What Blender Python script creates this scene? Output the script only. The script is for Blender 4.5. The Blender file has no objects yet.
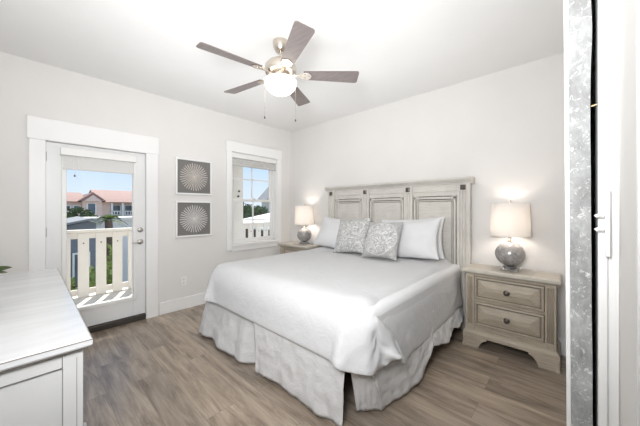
import bpy, bmesh, math, random
from mathutils import Vector, Matrix, noise
random.seed(7)
PI = math.pi
SC = bpy.context.scene
COL = SC.collection

# ------------------------------------------------------------------ camera, sky, sun, exposure
FPX, HZ, CAMH = 269.0, 209.0, 1.325
YAW = math.atan(248 / FPX)
cam_d = bpy.data.cameras.new('camera')
cam_d.sensor_width = 36.0
cam_d.lens = 36.0 * FPX / 640.0
cam_d.shift_y = -(213.0 - HZ) / 640.0
cam_d.clip_start = 0.02
cam_d.clip_end = 300
cam = bpy.data.objects.new('camera', cam_d)
COL.objects.link(cam)
cam.location = (0, 0, CAMH)
cam.rotation_euler = (PI / 2, 0, YAW)
SC.camera = cam

SC.view_settings.view_transform = 'Standard'
SC.view_settings.look = 'None'
SC.view_settings.gamma = 1
SC.view_settings.use_curve_mapping = False
SC.view_settings.exposure = 0.20

world = bpy.data.worlds.new('sky')
SC.world = world
world.use_nodes = True
wn = world.node_tree
wn.nodes.clear()
w_out = wn.nodes.new('ShaderNodeOutputWorld')
w_bg = wn.nodes.new('ShaderNodeBackground')
w_tc = wn.nodes.new('ShaderNodeTexCoord')
w_sep = wn.nodes.new('ShaderNodeSeparateXYZ')
w_rmp = wn.nodes.new('ShaderNodeValToRGB')
w_rmp.color_ramp.elements[0].position = 0.0
w_rmp.color_ramp.elements[0].color = (0.80, 0.90, 1.0, 1)
w_rmp.color_ramp.elements[1].position = 0.6
w_rmp.color_ramp.elements[1].color = (0.36, 0.58, 0.95, 1)
e = w_rmp.color_ramp.elements.new(0.16)
e.color = (0.56, 0.76, 1.0, 1)
wn.links.new(w_tc.outputs['Generated'], w_sep.inputs[0])
wn.links.new(w_sep.outputs['Z'], w_rmp.inputs[0])
wn.links.new(w_rmp.outputs[0], w_bg.inputs[0])
w_bg.inputs[1].default_value = 0.92
wn.links.new(w_bg.outputs[0], w_out.inputs[0])


def light(name, kind, loc, energy, color=(1, 1, 1), rot=None, size=None, size_y=None, radius=None, aim=None):
    d = bpy.data.lights.new(name, kind)
    d.energy = energy
    d.color = color
    if kind == 'AREA':
        d.shape = 'RECTANGLE'
        d.size = size
        d.size_y = size_y or size
    if radius is not None:
        d.shadow_soft_size = radius
    o = bpy.data.objects.new(name, d)
    COL.objects.link(o)
    o.location = loc
    if rot:
        o.rotation_euler = rot
    if aim is not None:
        o.rotation_euler = Vector(aim).to_track_quat('-Z', 'Y').to_euler()
    return o


sun = light('sun', 'SUN', (-20, 10, 20), 6.0, (1.0, 0.95, 0.87), aim=(0.60, -0.28, -0.75))
sun.data.angle = math.radians(0.6)
# added fill lights standing in for flash: upward over the room, and behind camera
light('upward_fill', 'AREA', (-1.85, 1.50, 1.60), 12.5, (0.97, 0.985, 1.0), rot=(PI, 0, 0), size=2.4, size_y=2.0)
cam_fill = light('camera_fill', 'AREA', (-0.22, -0.15, 1.72), 49, (0.97, 0.985, 1.0), aim=(-2.2, 2.1, 0.42), size=0.5)
cam_fill.data.spread = math.radians(154)


# ------------------------------------------------------------------ mesh helpers
class MB:
    def __init__(self):
        self.v, self.f, self.uv = [], [], None

    def add(self, vs, fs, mtx=None):
        n = len(self.v)
        if mtx is not None:
            vs = [mtx @ Vector(p) for p in vs]
        self.v += [tuple(p) for p in vs]
        self.f += [tuple(i + n for i in f) for f in fs]
        return self

    def box(self, x0, x1, y0, y1, z0, z1, mtx=None):
        vs = [(x, y, z) for z in (z0, z1) for y in (y0, y1) for x in (x0, x1)]
        fs = [(0, 2, 3, 1), (4, 5, 7, 6), (0, 1, 5, 4), (2, 6, 7, 3), (0, 4, 6, 2), (1, 3, 7, 5)]
        return self.add(vs, fs, mtx)

    def prism(self, poly, axis, a, b, mtx=None):
        """poly: 2-D outline; axis 'x': poly=(y,z), 'y': poly=(x,z), 'z': poly=(x,y)"""
        n = len(poly)

        def P(p, t):
            return {'x': (t, p[0], p[1]), 'y': (p[0], t, p[1]), 'z': (p[0], p[1], t)}[axis]
        vs = [P(p, a) for p in poly] + [P(p, b) for p in poly]
        fs = [tuple(range(n)), tuple(range(2 * n - 1, n - 1, -1))]
        fs += [(i, i + n, (i + 1) % n + n, (i + 1) % n) for i in range(n)]
        return self.add(vs, fs, mtx)

    def lathe(self, prof, c=(0, 0, 0), seg=28, mtx=None):
        """prof: (radius, z) pairs from bottom to top round the z axis"""
        vs, fs = [], []
        for r, z in prof:
            for k in range(seg):
                a = 2 * PI * k / seg
                vs.append((c[0] + r * math.cos(a), c[1] + r * math.sin(a), c[2] + z))
        for i in range(len(prof) - 1):
            for k in range(seg):
                k2 = (k + 1) % seg
                fs.append((i * seg + k, i * seg + k2, (i + 1) * seg + k2, (i + 1) * seg + k))
        fs.append(tuple(range(seg))[::-1])
        fs.append(tuple((len(prof) - 1) * seg + k for k in range(seg)))
        return self.add(vs, fs, mtx)

    def shell(self, prof, c=(0, 0, 0), seg=28, mtx=None):
        vs, fs = [], []
        n = len(prof)
        for r, z in prof:
            for k in range(seg):
                a = 2 * PI * k / seg
                vs.append((c[0] + r * math.cos(a), c[1] + r * math.sin(a), c[2] + z))
        for i in range(n):
            j = (i + 1) % n
            for k in range(seg):
                k2 = (k + 1) % seg
                fs.append((i * seg + k, i * seg + k2, j * seg + k2, j * seg + k))
        return self.add(vs, fs, mtx)

    def tube(self, pts, r, seg=8, mtx=None):
        pts = [Vector(p) for p in pts]
        vs, fs = [], []
        for i, p in enumerate(pts):
            d = (pts[min(i + 1, len(pts) - 1)] - pts[max(i - 1, 0)]).normalized()
            u = d.orthogonal().normalized() if i == 0 else (u - d * u.dot(d)).normalized()
            w = d.cross(u)
            rr = r[i] if isinstance(r, (list, tuple)) else r
            for k in range(seg):
                a = 2 * PI * k / seg
                vs.append(p + u * (rr * math.cos(a)) + w * (rr * math.sin(a)))
        for i in range(len(pts) - 1):
            for k in range(seg):
                k2 = (k + 1) % seg
                fs.append((i * seg + k, i * seg + k2, (i + 1) * seg + k2, (i + 1) * seg + k))
        fs.append(tuple(range(seg))[::-1])
        fs.append(tuple((len(pts) - 1) * seg + k for k in range(seg)))
        return self.add(vs, fs, mtx)

    def grid(self, fn, nu, nv, close_u=False):
        vs = [fn(i / nu, j / nv) for j in range(nv + 1) for i in range(nu + 1)]
        w = nu + 1
        fs = [(j * w + i, j * w + i + 1, (j + 1) * w + i + 1, (j + 1) * w + i) for j in range(nv) for i in range(nu)]
        return self.add(vs, fs)

    def build(self, name, m, parent=None, bevel=0.0, seg=2, merge=0.0, smooth=38, flip=True):
        off = Vector((0, 0, 0))
        p = parent
        while p is not None:
            off += p.location
            p = p.parent
        me = bpy.data.meshes.new(name)
        me.from_pydata([tuple(Vector(q) - off) for q in self.v], [], self.f)
        bm = bmesh.new()
        bm.from_mesh(me)
        if merge:
            bmesh.ops.remove_doubles(bm, verts=bm.verts, dist=merge)
        if flip:
            bmesh.ops.recalc_face_normals(bm, faces=bm.faces)
        lim = math.radians(smooth)
        for fc in bm.faces:
            fc.smooth = True
        for ed in bm.edges:
            if len(ed.link_faces) == 2 and ed.calc_face_angle(0) > lim:
                ed.smooth = False
        bm.to_mesh(me)
        bm.free()
        o = bpy.data.objects.new(name, me)
        COL.objects.link(o)
        if parent is not None:
            o.parent = parent
        if m is not None:
            me.materials.append(m)
        if bevel:
            b = o.modifiers.new('bevel', 'BEVEL')
            b.width = bevel
            b.segments = seg
            b.limit_method = 'ANGLE'
            b.angle_limit = math.radians(40)
            b.harden_normals = False
        return o


def empty(name, loc=(0, 0, 0)):
    o = bpy.data.objects.new(name, None)
    o.empty_display_size = 0.1
    COL.objects.link(o)
    o.location = loc
    return o


def tag(o, label=None, cat=None, group=None, kind=None):
    if label:
        o['label'] = label
    if cat:
        o['category'] = cat
    if group:
        o['group'] = group
    if kind:
        o['kind'] = kind
    return o


def copy_tree(o, loc=None):
    r = o.copy()
    COL.objects.link(r)
    if loc is not None:
        r.location = loc
    for ch in list(o.children):
        c = ch.copy()
        COL.objects.link(c)
        c.parent = r
        for g in list(ch.children):
            d = g.copy()
            COL.objects.link(d)
            d.parent = c
    return r


def fbm(p, oct=3):
    s, a = 0.0, 1.0
    p = Vector(p)
    for _ in range(oct):
        s += a * noise.noise(p)
        a *= 0.5
        p = p * 2.03
    return s


def sstep(a, b, x):
    t = min(1, max(0, (x - a) / (b - a)))
    return t * t * (3 - 2 * t)


# ------------------------------------------------------------------ materials
def new_mat(name):
    m = bpy.data.materials.new(name)
    m.use_nodes = True
    nt = m.node_tree
    b = nt.nodes['Principled BSDF']
    return m, nt, b


def N(nt, t, **kw):
    n = nt.nodes.new(t)
    for k, v in kw.items():
        setattr(n, k, v)
    return n


def coords(nt, scale=(1, 1, 1), rot=(0, 0, 0)):
    tc = N(nt, 'ShaderNodeTexCoord')
    mp = N(nt, 'ShaderNodeMapping')
    mp.inputs['Scale'].default_value = scale
    mp.inputs['Rotation'].default_value = rot
    nt.links.new(tc.outputs['Object'], mp.inputs[0])
    return mp.outputs[0]


def noise_tex(nt, vec, scale, detail=4, rough=0.6, dist=0.0):
    n = N(nt, 'ShaderNodeTexNoise')
    n.inputs['Scale'].default_value = scale
    n.inputs['Detail'].default_value = detail
    n.inputs['Roughness'].default_value = rough
    n.inputs['Distortion'].default_value = dist
    nt.links.new(vec, n.inputs['Vector'])
    return n.outputs['Fac']


def ramp(nt, fac, stops):
    r = N(nt, 'ShaderNodeValToRGB')
    els = r.color_ramp.elements
    els[0].position, els[0].color = stops[0][0], (*stops[0][1], 1)
    els[1].position, els[1].color = stops[-1][0], (*stops[-1][1], 1)
    for p, c in stops[1:-1]:
        x = els.new(p)
        x.color = (*c, 1)
    nt.links.new(fac, r.inputs[0])
    return r.outputs[0]


def bump(nt, b, height, strength, dist=0.01):
    n = N(nt, 'ShaderNodeBump')
    n.inputs['Strength'].default_value = strength
    n.inputs['Distance'].default_value = dist
    nt.links.new(height, n.inputs['Height'])
    nt.links.new(n.outputs[0], b.inputs['Normal'])


def mix(nt, fac, a, b, blend='MIX'):
    n = N(nt, 'ShaderNodeMix', data_type='RGBA', blend_type=blend)
    if isinstance(fac, float):
        n.inputs[0].default_value = fac
    else:
        nt.links.new(fac, n.inputs[0])
    for i, x in ((6, a), (7, b)):
        if isinstance(x, tuple):
            n.inputs[i].default_value = (*x, 1)
        else:
            nt.links.new(x, n.inputs[i])
    return n.outputs[2]


def math_n(nt, op, a, b=None, c=None):
    n = N(nt, 'ShaderNodeMath', operation=op)
    for i, x in enumerate((a, b, c)):
        if x is None:
            continue
        if isinstance(x, (int, float)):
            n.inputs[i].default_value = x
        else:
            nt.links.new(x, n.inputs[i])
    return n.outputs[0]


def plain(name, c, rough=0.6, var=0.06, scale=6.0, bmp=0.0, bscale=60, metal=0.0, spec=0.5, stretch=(1, 1, 1)):
    m, nt, b = new_mat(name)
    v = coords(nt, stretch)
    f = noise_tex(nt, v, scale)
    lo = tuple(max(0, x * (1 - var)) for x in c)
    hi = tuple(min(1, x * (1 + var)) for x in c)
    nt.links.new(ramp(nt, f, [(0.3, lo), (0.7, hi)]), b.inputs['Base Color'])
    b.inputs['Roughness'].default_value = rough
    b.inputs['Metallic'].default_value = metal
    b.inputs['Specular IOR Level'].default_value = spec
    if bmp:
        bump(nt, b, noise_tex(nt, v, bscale, 3), bmp, 0.004)
    return m


M = {}
M['wall'] = plain('wall_paint', (0.745, 0.728, 0.708), 0.85, 0.012, 3, 0.06, 180, spec=0.2)
M['ceiling'] = plain('ceiling_paint', (0.85, 0.845, 0.835), 0.9, 0.01, 3, 0.08, 120, spec=0.15)
M['trim'] = plain('white_trim_paint', (0.85, 0.845, 0.835), 0.38, 0.01, 4, spec=0.4)
M['doorpaint'] = plain('door_paint', (0.80, 0.80, 0.795), 0.35, 0.01, 4, spec=0.4)
M['bronze'] = plain('dark_bronze_threshold', (0.045, 0.038, 0.032), 0.45, 0.2, 20)
M['plastic'] = plain('white_plastic', (0.82, 0.81, 0.79), 0.35, 0.01)
M['nickel'] = plain('brushed_nickel', (0.66, 0.60, 0.53), 0.26, 0.05, 30, metal=1.0, stretch=(1, 1, 8))
M['satin'] = plain('satin_steel', (0.50, 0.48, 0.45), 0.33, 0.05, 30, metal=1.0)
M['pewter'] = plain('dark_pewter', (0.115, 0.10, 0.085), 0.42, 0.25, 60, metal=0.7)
M['white_cotton'] = plain('white_cotton', (0.71, 0.71, 0.715), 0.92, 0.015, 9, 0.10, 240, spec=0.15)


def duvet_mat(name, c, amt):
    m, nt, b = new_mat(name)
    v = coords(nt)
    nt.links.new(ramp(nt, noise_tex(nt, v, 9), [(0.3, tuple(x * 0.985 for x in c)), (0.7, tuple(x * 1.015 for x in c))]), b.inputs['Base Color'])
    b.inputs['Roughness'].default_value = 0.9
    b.inputs['Specular IOR Level'].default_value = 0.15
    h = math_n(nt, 'ADD', noise_tex(nt, v, 7.0, 5, 0.62, 1.6), math_n(nt, 'MULTIPLY', noise_tex(nt, v, 22.0, 3, 0.6, 0.8), 0.25))
    bump(nt, b, h, amt, 0.03)
    return m


M['duvet'] = duvet_mat('crinkled_white_cotton', (0.62, 0.62, 0.625), 0.26)
M['skirt'] = duvet_mat('crinkled_skirt_cotton', (0.70, 0.70, 0.705), 0.30)
M['blind'] = plain('white_roller_fabric', (0.70, 0.69, 0.67), 0.85, 0.03, 30, 0.2, 220, stretch=(1, 1, 6))
M['cream'] = plain('cream_exterior_paint', (0.82, 0.77, 0.69), 0.55, 0.03, 3)
M['deck'] = plain('pale_deck', (0.72, 0.68, 0.62), 0.7, 0.1, 8)
M['ground'] = plain('street_ground', (0.33, 0.32, 0.28), 0.9, 0.2, 0.3)
M['stucco'] = plain('pink_stucco', (0.80, 0.60, 0.50), 0.85, 0.05, 2)
M['tile_roof'] = plain('terracotta_tile', (0.33, 0.185, 0.145), 0.8, 0.22, 5, stretch=(1, 6, 1))
M['grey_roof'] = plain('grey_shingle', (0.22, 0.225, 0.23), 0.8, 0.2, 14)
M['grey_siding'] = plain('blue_grey_siding', (0.17, 0.19, 0.22), 0.7, 0.1, 3, stretch=(1, 1, 9))
M['white_siding'] = plain('white_siding', (0.82, 0.80, 0.75), 0.7, 0.03, 3)
M['dark_glass'] = plain('dark_window_glass', (0.10, 0.13, 0.17), 0.1, 0.2, 2)
M['bark'] = plain('bark', (0.17, 0.12, 0.085), 0.9, 0.3, 15)
M['leaf_dark'] = plain('dark_leaves', (0.085, 0.125, 0.05), 0.7, 0.5, 1.7)
M['leaf_light'] = plain('sunny_leaves', (0.26, 0.32, 0.085), 0.7, 0.4, 2.0)
M['leaf_pot'] = plain('pot_plant_leaf', (0.06, 0.085, 0.025), 0.4, 0.3, 30)
M['terracotta'] = plain('white_ceramic_pot', (0.75, 0.74, 0.72), 0.3, 0.02, 10)
M['black'] = plain('black_rubber', (0.02, 0.02, 0.02), 0.6, 0.2, 10)
M['brass'] = plain('warm_brass', (0.62, 0.45, 0.24), 0.3, 0.1, 20, metal=1.0)


def floor_mat():
    m, nt, b = new_mat('oak_plank_floor')
    v = coords(nt)
    br = N(nt, 'ShaderNodeTexBrick', offset=0.37, squash=1.0)
    br.inputs['Color1'].default_value = (0, 0, 0, 1)
    br.inputs['Color2'].default_value = (1, 1, 1, 1)
    br.inputs['Mortar'].default_value = (0.5, 0.5, 0.5, 1)
    br.inputs['Scale'].default_value = 1.0
    br.inputs['Mortar Size'].default_value = 0.0007
    br.inputs['Bias'].default_value = 0.0
    br.inputs['Brick Width'].default_value = 1.22
    br.inputs['Row Height'].default_value = 0.19
    nt.links.new(v, br.inputs['Vector'])
    # shift the grain from plank to plank
    sh = N(nt, 'ShaderNodeVectorMath', operation='MULTIPLY_ADD')
    nt.links.new(br.outputs['Color'], sh.inputs[0])
    sh.inputs[1].default_value = (7.3, 3.1, 1.7)
    nt.links.new(v, sh.inputs[2])
    st = N(nt, 'ShaderNodeMapping')
    st.inputs['Scale'].default_value = (1.2, 8.5, 1)
    nt.links.new(sh.outputs[0], st.inputs[0])
    g1 = noise_tex(nt, st.outputs[0], 1.5, 6, 0.68, 0.7)
    st2 = N(nt, 'ShaderNodeMapping')
    st2.inputs['Scale'].default_value = (2.5, 70.0, 1)
    nt.links.new(sh.outputs[0], st2.inputs[0])
    g2 = noise_tex(nt, st2.outputs[0], 1.5, 4, 0.6)
    c1 = ramp(nt, g1, [(0.27, (0.13, 0.10, 0.076)), (0.40, (0.25, 0.199, 0.155)), (0.52, (0.37, 0.30, 0.236)), (0.70, (0.50, 0.418, 0.335))])
    c2 = ramp(nt, g2, [(0.3, (0.80, 0.79, 0.78)), (0.65, (1.05, 1.05, 1.05))])
    c = mix(nt, 1.0, c1, c2, 'MULTIPLY')
    tone = ramp(nt, br.outputs['Color'], [(0.0, (0.84, 0.84, 0.85)), (1.0, (1.12, 1.10, 1.07))])
    c = mix(nt, 1.0, c, tone, 'MULTIPLY')
    c = mix(nt, br.outputs['Fac'], c, (0.13, 0.105, 0.085))
    nt.links.new(c, b.inputs['Base Color'])
    b.inputs['Roughness'].default_value = 0.30
    b.inputs['Specular IOR Level'].default_value = 0.6
    bump(nt, b, g2, 0.08, 0.003)
    return m


M['floor'] = floor_mat()


def washed_wood(name, lo, mid, hi, stretch):
    m, nt, b = new_mat(name)
    v = coords(nt, stretch)
    g = noise_tex(nt, v, 5.0, 6, 0.65, 0.4)
    g2 = noise_tex(nt, coords(nt, (1, 1, 1)), 4.0, 3)
    c = ramp(nt, g, [(0.28, lo), (0.48, mid), (0.72, hi)])
    c = mix(nt, 1.0, c, ramp(nt, g2, [(0.3, (0.9, 0.9, 0.9)), (0.7, (1.05, 1.05, 1.05))]), 'MULTIPLY')
    nt.links.new(c, b.inputs['Base Color'])
    b.inputs['Roughness'].default_value = 0.5
    b.inputs['Specular IOR Level'].default_value = 0.35
    bump(nt, b, g, 0.12, 0.002)
    return m


WL, WM, WH = (0.52, 0.49, 0.445), (0.64, 0.612, 0.565), (0.71, 0.685, 0.64)
TL_, TM, TH = (0.32, 0.27, 0.21), (0.435, 0.378, 0.30), (0.51, 0.452, 0.37)
M['wood_v'] = washed_wood('washed_oak_vertical', WL, WM, WH, (30, 30, 2.0))
M['wood_h'] = washed_wood('washed_oak_horizontal', WL, WM, WH, (2.0, 30, 30))
M['ns_v'] = washed_wood('tan_oak_vertical', TL_, TM, TH, (30, 30, 2.0))
M['ns_h'] = washed_wood('tan_oak_horizontal', TL_, TM, TH, (2.0, 30, 30))
M['wood_top'] = washed_wood('washed_oak_top', (0.47, 0.43, 0.37), (0.54, 0.50, 0.435), (0.60, 0.56, 0.49), (2.0, 20, 20))
M['dresser'] = plain('dresser_paint', (0.55, 0.548, 0.54), 0.42, 0.03, 4, spec=0.4)
M['glaze'] = plain('brown_glaze_line', (0.20, 0.175, 0.145), 0.5, 0.2, 20)


def dresser_top():
    m, nt, b = new_mat('streaked_white_top')
    v = coords(nt, (9, 1.0, 1))  # faint paler and darker streaks across the depth of the top
    g = noise_tex(nt, v, 2.0, 5, 0.6, 0.5)
    c = ramp(nt, g, [(0.3, (0.53, 0.53, 0.535)), (0.5, (0.57, 0.57, 0.575)), (0.72, (0.62, 0.62, 0.625))])
    nt.links.new(c, b.inputs['Base Color'])
    b.inputs['Roughness'].default_value = 0.17
    b.inputs['Specular IOR Level'].default_value = 0.6
    return m


M['dresser_top'] = dresser_top()


def barn_mat():
    m, nt, b = new_mat('whitewashed_reclaimed_board')
    v = coords(nt, (6, 6, 3.0))
    g = noise_tex(nt, v, 3.5, 6, 0.7, 0.6)
    n2 = noise_tex(nt, coords(nt, (10, 10, 8)), 7.0, 5, 0.75, 1.0)
    c = ramp(nt, g, [(0.30, (0.20, 0.20, 0.195)), (0.50, (0.31, 0.315, 0.31)), (0.68, (0.43, 0.435, 0.43))])
    c = mix(nt, ramp(nt, n2, [(0.56, (0, 0, 0)), (0.62, (1, 1, 1))]), c, (0.60, 0.60, 0.59))
    nt.links.new(c, b.inputs['Base Color'])
    b.inputs['Roughness'].default_value = 0.8
    bump(nt, b, n2, 0.5, 0.004)
    return m


M['barn'] = barn_mat()


def damask(name, kx):
    """grey cloth printed with a pale scrolling medallion"""
    m, nt, b = new_mat(name)
    v = coords(nt, (1, 1, 1))
    sep = N(nt, 'ShaderNodeSeparateXYZ')
    nt.links.new(v, sep.inputs[0])
    r = math_n(nt, 'SQRT', math_n(nt, 'ADD', math_n(nt, 'POWER', math_n(nt, 'ABSOLUTE', sep.outputs['X']), 2.0),
                                  math_n(nt, 'POWER', math_n(nt, 'ABSOLUTE', sep.outputs['Z']), 2.0)))
    wob = noise_tex(nt, v, 15.0, 2, 0.5, 1.6)
    sc = math_n(nt, 'SINE', math_n(nt, 'MULTIPLY', wob, 34.0))
    fac = math_n(nt, 'GREATER_THAN', sc, 0.15)
    inside = math_n(nt, 'LESS_THAN', r, kx)
    ring = math_n(nt, 'LESS_THAN', math_n(nt, 'ABSOLUTE', math_n(nt, 'SUBTRACT', r, kx)), 0.003)
    f2 = math_n(nt, 'MAXIMUM', math_n(nt, 'MULTIPLY', fac, inside), ring)
    f3 = math_n(nt, 'MAXIMUM', f2, math_n(nt, 'MULTIPLY', fac, 0.35))
    c = mix(nt, f3, (0.37, 0.365, 0.36), (0.64, 0.635, 0.62))
    nt.links.new(c, b.inputs['Base Color'])
    b.inputs['Roughness'].default_value = 0.85
    bump(nt, b, noise_tex(nt, v, 260, 2), 0.15, 0.002)
    return m


M['damask_a'] = damask('grey_damask_a', 0.30)
M['damask_b'] = damask('grey_damask_b', 0.19)


def glass_mat():
    m, nt, b = new_mat('clear_window_glass')
    nt.nodes.remove(b)
    out = nt.nodes['Material Output']
    tr = N(nt, 'ShaderNodeBsdfTransparent')
    gl = N(nt, 'ShaderNodeBsdfGlossy')
    gl.inputs['Roughness'].default_value = 0.02
    fr = N(nt, 'ShaderNodeFresnel')
    fr.inputs['IOR'].default_value = 1.25
    mx = N(nt, 'ShaderNodeMixShader')
    nt.links.new(fr.outputs[0], mx.inputs[0])
    nt.links.new(tr.outputs[0], mx.inputs[1])
    nt.links.new(gl.outputs[0], mx.inputs[2])
    nt.links.new(mx.outputs[0], out.inputs[0])
    return m


M['glass'] = glass_mat()


def acrylic_mat():
    m, nt, b = new_mat('clear_acrylic')
    b.inputs['Base Color'].default_value = (0.93, 0.93, 0.92, 1)
    b.inputs['Roughness'].default_value = 0.05
    b.inputs['Transmission Weight'].default_value = 0.9
    b.inputs['IOR'].default_value = 1.45
    return m


M['acrylic'] = acrylic_mat()


def shade_mat():
    m, nt, b = new_mat('white_linen_lampshade')
    nt.nodes.remove(b)
    out = nt.nodes['Material Output']
    v = coords(nt)
    c = ramp(nt, noise_tex(nt, v, 120, 3), [(0.3, (0.84, 0.83, 0.82)), (0.7, (0.88, 0.87, 0.86))])
    df = N(nt, 'ShaderNodeBsdfDiffuse')
    tl = N(nt, 'ShaderNodeBsdfTranslucent')
    nt.links.new(c, df.inputs[0])
    tl.inputs[0].default_value = (0.85, 0.80, 0.74, 1)
    mx = N(nt, 'ShaderNodeMixShader')
    mx.inputs[0].default_value = 0.32
    nt.links.new(df.outputs[0], mx.inputs[1])
    nt.links.new(tl.outputs[0], mx.inputs[2])
    nt.links.new(mx.outputs[0], out.inputs[0])
    return m


M['shade'] = shade_mat()


def mercury_mat():
    m, nt, b = new_mat('mottled_grey_glass')
    v = coords(nt)
    vo = N(nt, 'ShaderNodeTexVoronoi')
    vo.inputs['Scale'].default_value = 30
    nt.links.new(v, vo.inputs['Vector'])
    n = noise_tex(nt, v, 26, 5, 0.7, 1.0)
    c = ramp(nt, n, [(0.32, (0.24, 0.23, 0.225)), (0.5, (0.34, 0.325, 0.315)), (0.7, (0.50, 0.48, 0.46))])
    nt.links.new(c, b.inputs['Base Color'])
    b.inputs['Roughness'].default_value = 0.2
    b.inputs['Metallic'].default_value = 0.15
    bump(nt, b, vo.outputs['Distance'], 0.3, 0.004)
    return m


M['mercury'] = mercury_mat()


def bowl_mat():
    m, nt, b = new_mat('lit_frosted_glass')
    b.inputs['Base Color'].default_value = (0.9, 0.88, 0.84, 1)
    b.inputs['Roughness'].default_value = 0.4
    b.inputs['Emission Color'].default_value = (1.0, 0.90, 0.77, 1)
    b.inputs['Emission Strength'].default_value = 2.4
    return m


M['bowl'] = bowl_mat()


def blade_mat():
    m, nt, b = new_mat('weathered_walnut_blade')
    v = coords(nt, (1.5, 22, 22))
    g = noise_tex(nt, v, 3.0, 5, 0.6, 0.4)
    c = ramp(nt, g, [(0.3, (0.13, 0.105, 0.10)), (0.7, (0.20, 0.165, 0.155))])
    nt.links.new(c, b.inputs['Base Color'])
    b.inputs['Roughness'].default_value = 0.32
    b.inputs['Specular IOR Level'].default_value = 0.7
    return m


M['blade'] = blade_mat()


def burst_mat(name, seed, tint):
    """radial starburst print: pale spokes inside a circle on charcoal linen"""
    m, nt, b = new_mat(name)
    v = coords(nt)
    sep = N(nt, 'ShaderNodeSeparateXYZ')
    nt.links.new(v, sep.inputs[0])
    y, z = sep.outputs['Y'], sep.outputs['Z']
    r = math_n(nt, 'SQRT', math_n(nt, 'ADD', math_n(nt, 'MULTIPLY', y, y), math_n(nt, 'MULTIPLY', z, z)))
    a = math_n(nt, 'ARCTAN2', z, y)
    spokes = math_n(nt, 'SINE', math_n(nt, 'MULTIPLY', a, 34.0))
    fine = math_n(nt, 'SINE', math_n(nt, 'ADD', math_n(nt, 'MULTIPLY', a, 18.0), seed))
    wob = noise_tex(nt, v, 40, 3)
    # spokes thin out towards the rim
    thr = math_n(nt, 'ADD', math_n(nt, 'MULTIPLY', r, 9.0), -1.15)
    pat = math_n(nt, 'GREATER_THAN', math_n(nt, 'ADD', spokes, math_n(nt, 'MULTIPLY', fine, 0.25)), thr)
    tips = math_n(nt, 'ADD', 0.164, math_n(nt, 'MULTIPLY', wob, 0.04))
    ins = math_n(nt, 'LESS_THAN', r, tips)
    f = math_n(nt, 'MULTIPLY', math_n(nt, 'MULTIPLY', pat, ins), math_n(nt, 'ADD', 0.55, math_n(nt, 'MULTIPLY', wob, 0.6)))
    ctr = math_n(nt, 'LESS_THAN', r, 0.016)
    f = math_n(nt, 'MAXIMUM', f, ctr)
    lin = noise_tex(nt, coords(nt, (1, 1, 12)), 60, 3)
    base = ramp(nt, lin, [(0.3, (0.15, 0.143, 0.135)), (0.7, (0.20, 0.192, 0.182))])
    c = mix(nt, f, base, tint)
    nt.links.new(c, b.inputs['Base Color'])
    b.inputs['Roughness'].default_value = 0.6
    return m


# ------------------------------------------------------------------ room constants
WX = -3.75          # face of the door / window wall
BY = 3.281          # face of the headboard wall
RX = 0.075          # face of the right wall
FY = -0.37          # wall behind the camera
CZ = 2.74


def struct(mb, name, m, label, cat, bevel=0.0, parent=None, **kw):
    o = mb.build(name, m, parent, bevel, **kw)
    if parent is None:
        tag(o, label, cat, kind='structure')
    return o


struct(MB().box(WX - 0.02, 1.9, FY - 0.02, BY + 0.02, -0.12, 0.0), 'floor', M['floor'], 'grey brown oak plank floor of the bedroom', 'floor')
struct(MB().box(WX - 0.15, 2.05, FY - 0.15, BY + 0.15, CZ, CZ + 0.15), 'ceiling', M['ceiling'], 'plain white ceiling above the fan', 'ceiling')

# wall with the glazed door and the window
DY0, DY1, DZ1 = 0.100, 0.975, 2.005
WY0, WY1, WZ0, WZ1 = 2.082, 2.957, 0.775, 2.205
XO = WX - 0.15
b = MB()
b.box(XO, WX, FY - 0.15, DY0, 0, CZ)
b.box(XO, WX, DY0, DY1, DZ1, CZ)
b.box(XO, WX, DY1, WY0, 0, CZ)
b.box(XO, WX, WY0, WY1, 0, WZ0)
b.box(XO, WX, WY0, WY1, WZ1, CZ)
b.box(XO, WX, WY1, BY + 0.15, 0, CZ)
struct(b, 'wall_left', M['wall'], 'pale greige wall holding the glazed door and the window', 'wall')
struct(MB().box(WX, 2.05, BY, BY + 0.15, 0, CZ), 'wall_back', M['wall'], 'pale greige wall behind the headboard', 'wall')
struct(MB().box(WX, 2.05, FY - 0.15, FY, 0, CZ), 'wall_front', M['wall'], 'pale greige wall behind the white dresser', 'wall')
# right wall, pierced by the doorway beside the camera
DWY0, DWY1, DWZ = -0.10, 1.03, 2.45
b = MB()
b.box(RX, RX + 0.125, DWY1, BY, 0, CZ)
b.box(RX + 0.021, RX + 0.125, 0.785, DWY1, 0, DWZ)
b.box(RX, RX + 0.125, FY, DWY0, 0, CZ)
b.box(RX, RX + 0.125, DWY0, DWY1, DWZ, CZ)
struct(b, 'wall_right', M['wall'], 'pale greige wall at the doorway behind the barn door', 'wall')
struct(MB().box(1.9, 2.05, FY, BY, 0, CZ), 'wall_beyond', M['wall'], 'pale wall of the small hall beyond the doorway', 'wall')

# baseboards
def baseboard(name, x0, x1, y0, y1, label):
    struct(MB().box(x0, x1, y0, y1, 0, 0.155), name, M['trim'], label, 'baseboard', bevel=0.005)


baseboard('baseboard_left', WX, WX + 0.016, 1.105, BY, 'white baseboard below the pictures and the window')
baseboard('baseboard_back', WX + 0.016, RX, BY - 0.016, BY, 'white baseboard behind the bed and nightstands')
baseboard('baseboard_front', WX + 0.016, RX, FY, FY + 0.016, 'white baseboard behind the dresser')

# door casing (trim_1): two legs and a wider head
b = MB()
b.box(WX, WX + 0.022, -0.008 + 0.012, DY0 + 0.015, 0, DZ1 - 0.01)
b.box(WX, WX + 0.022, DY1 - 0.012, 1.09, 0, DZ1 - 0.01)
b.box(WX, WX + 0.026, -0.008, 1.10, DZ1 - 0.01, 2.205)
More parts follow.
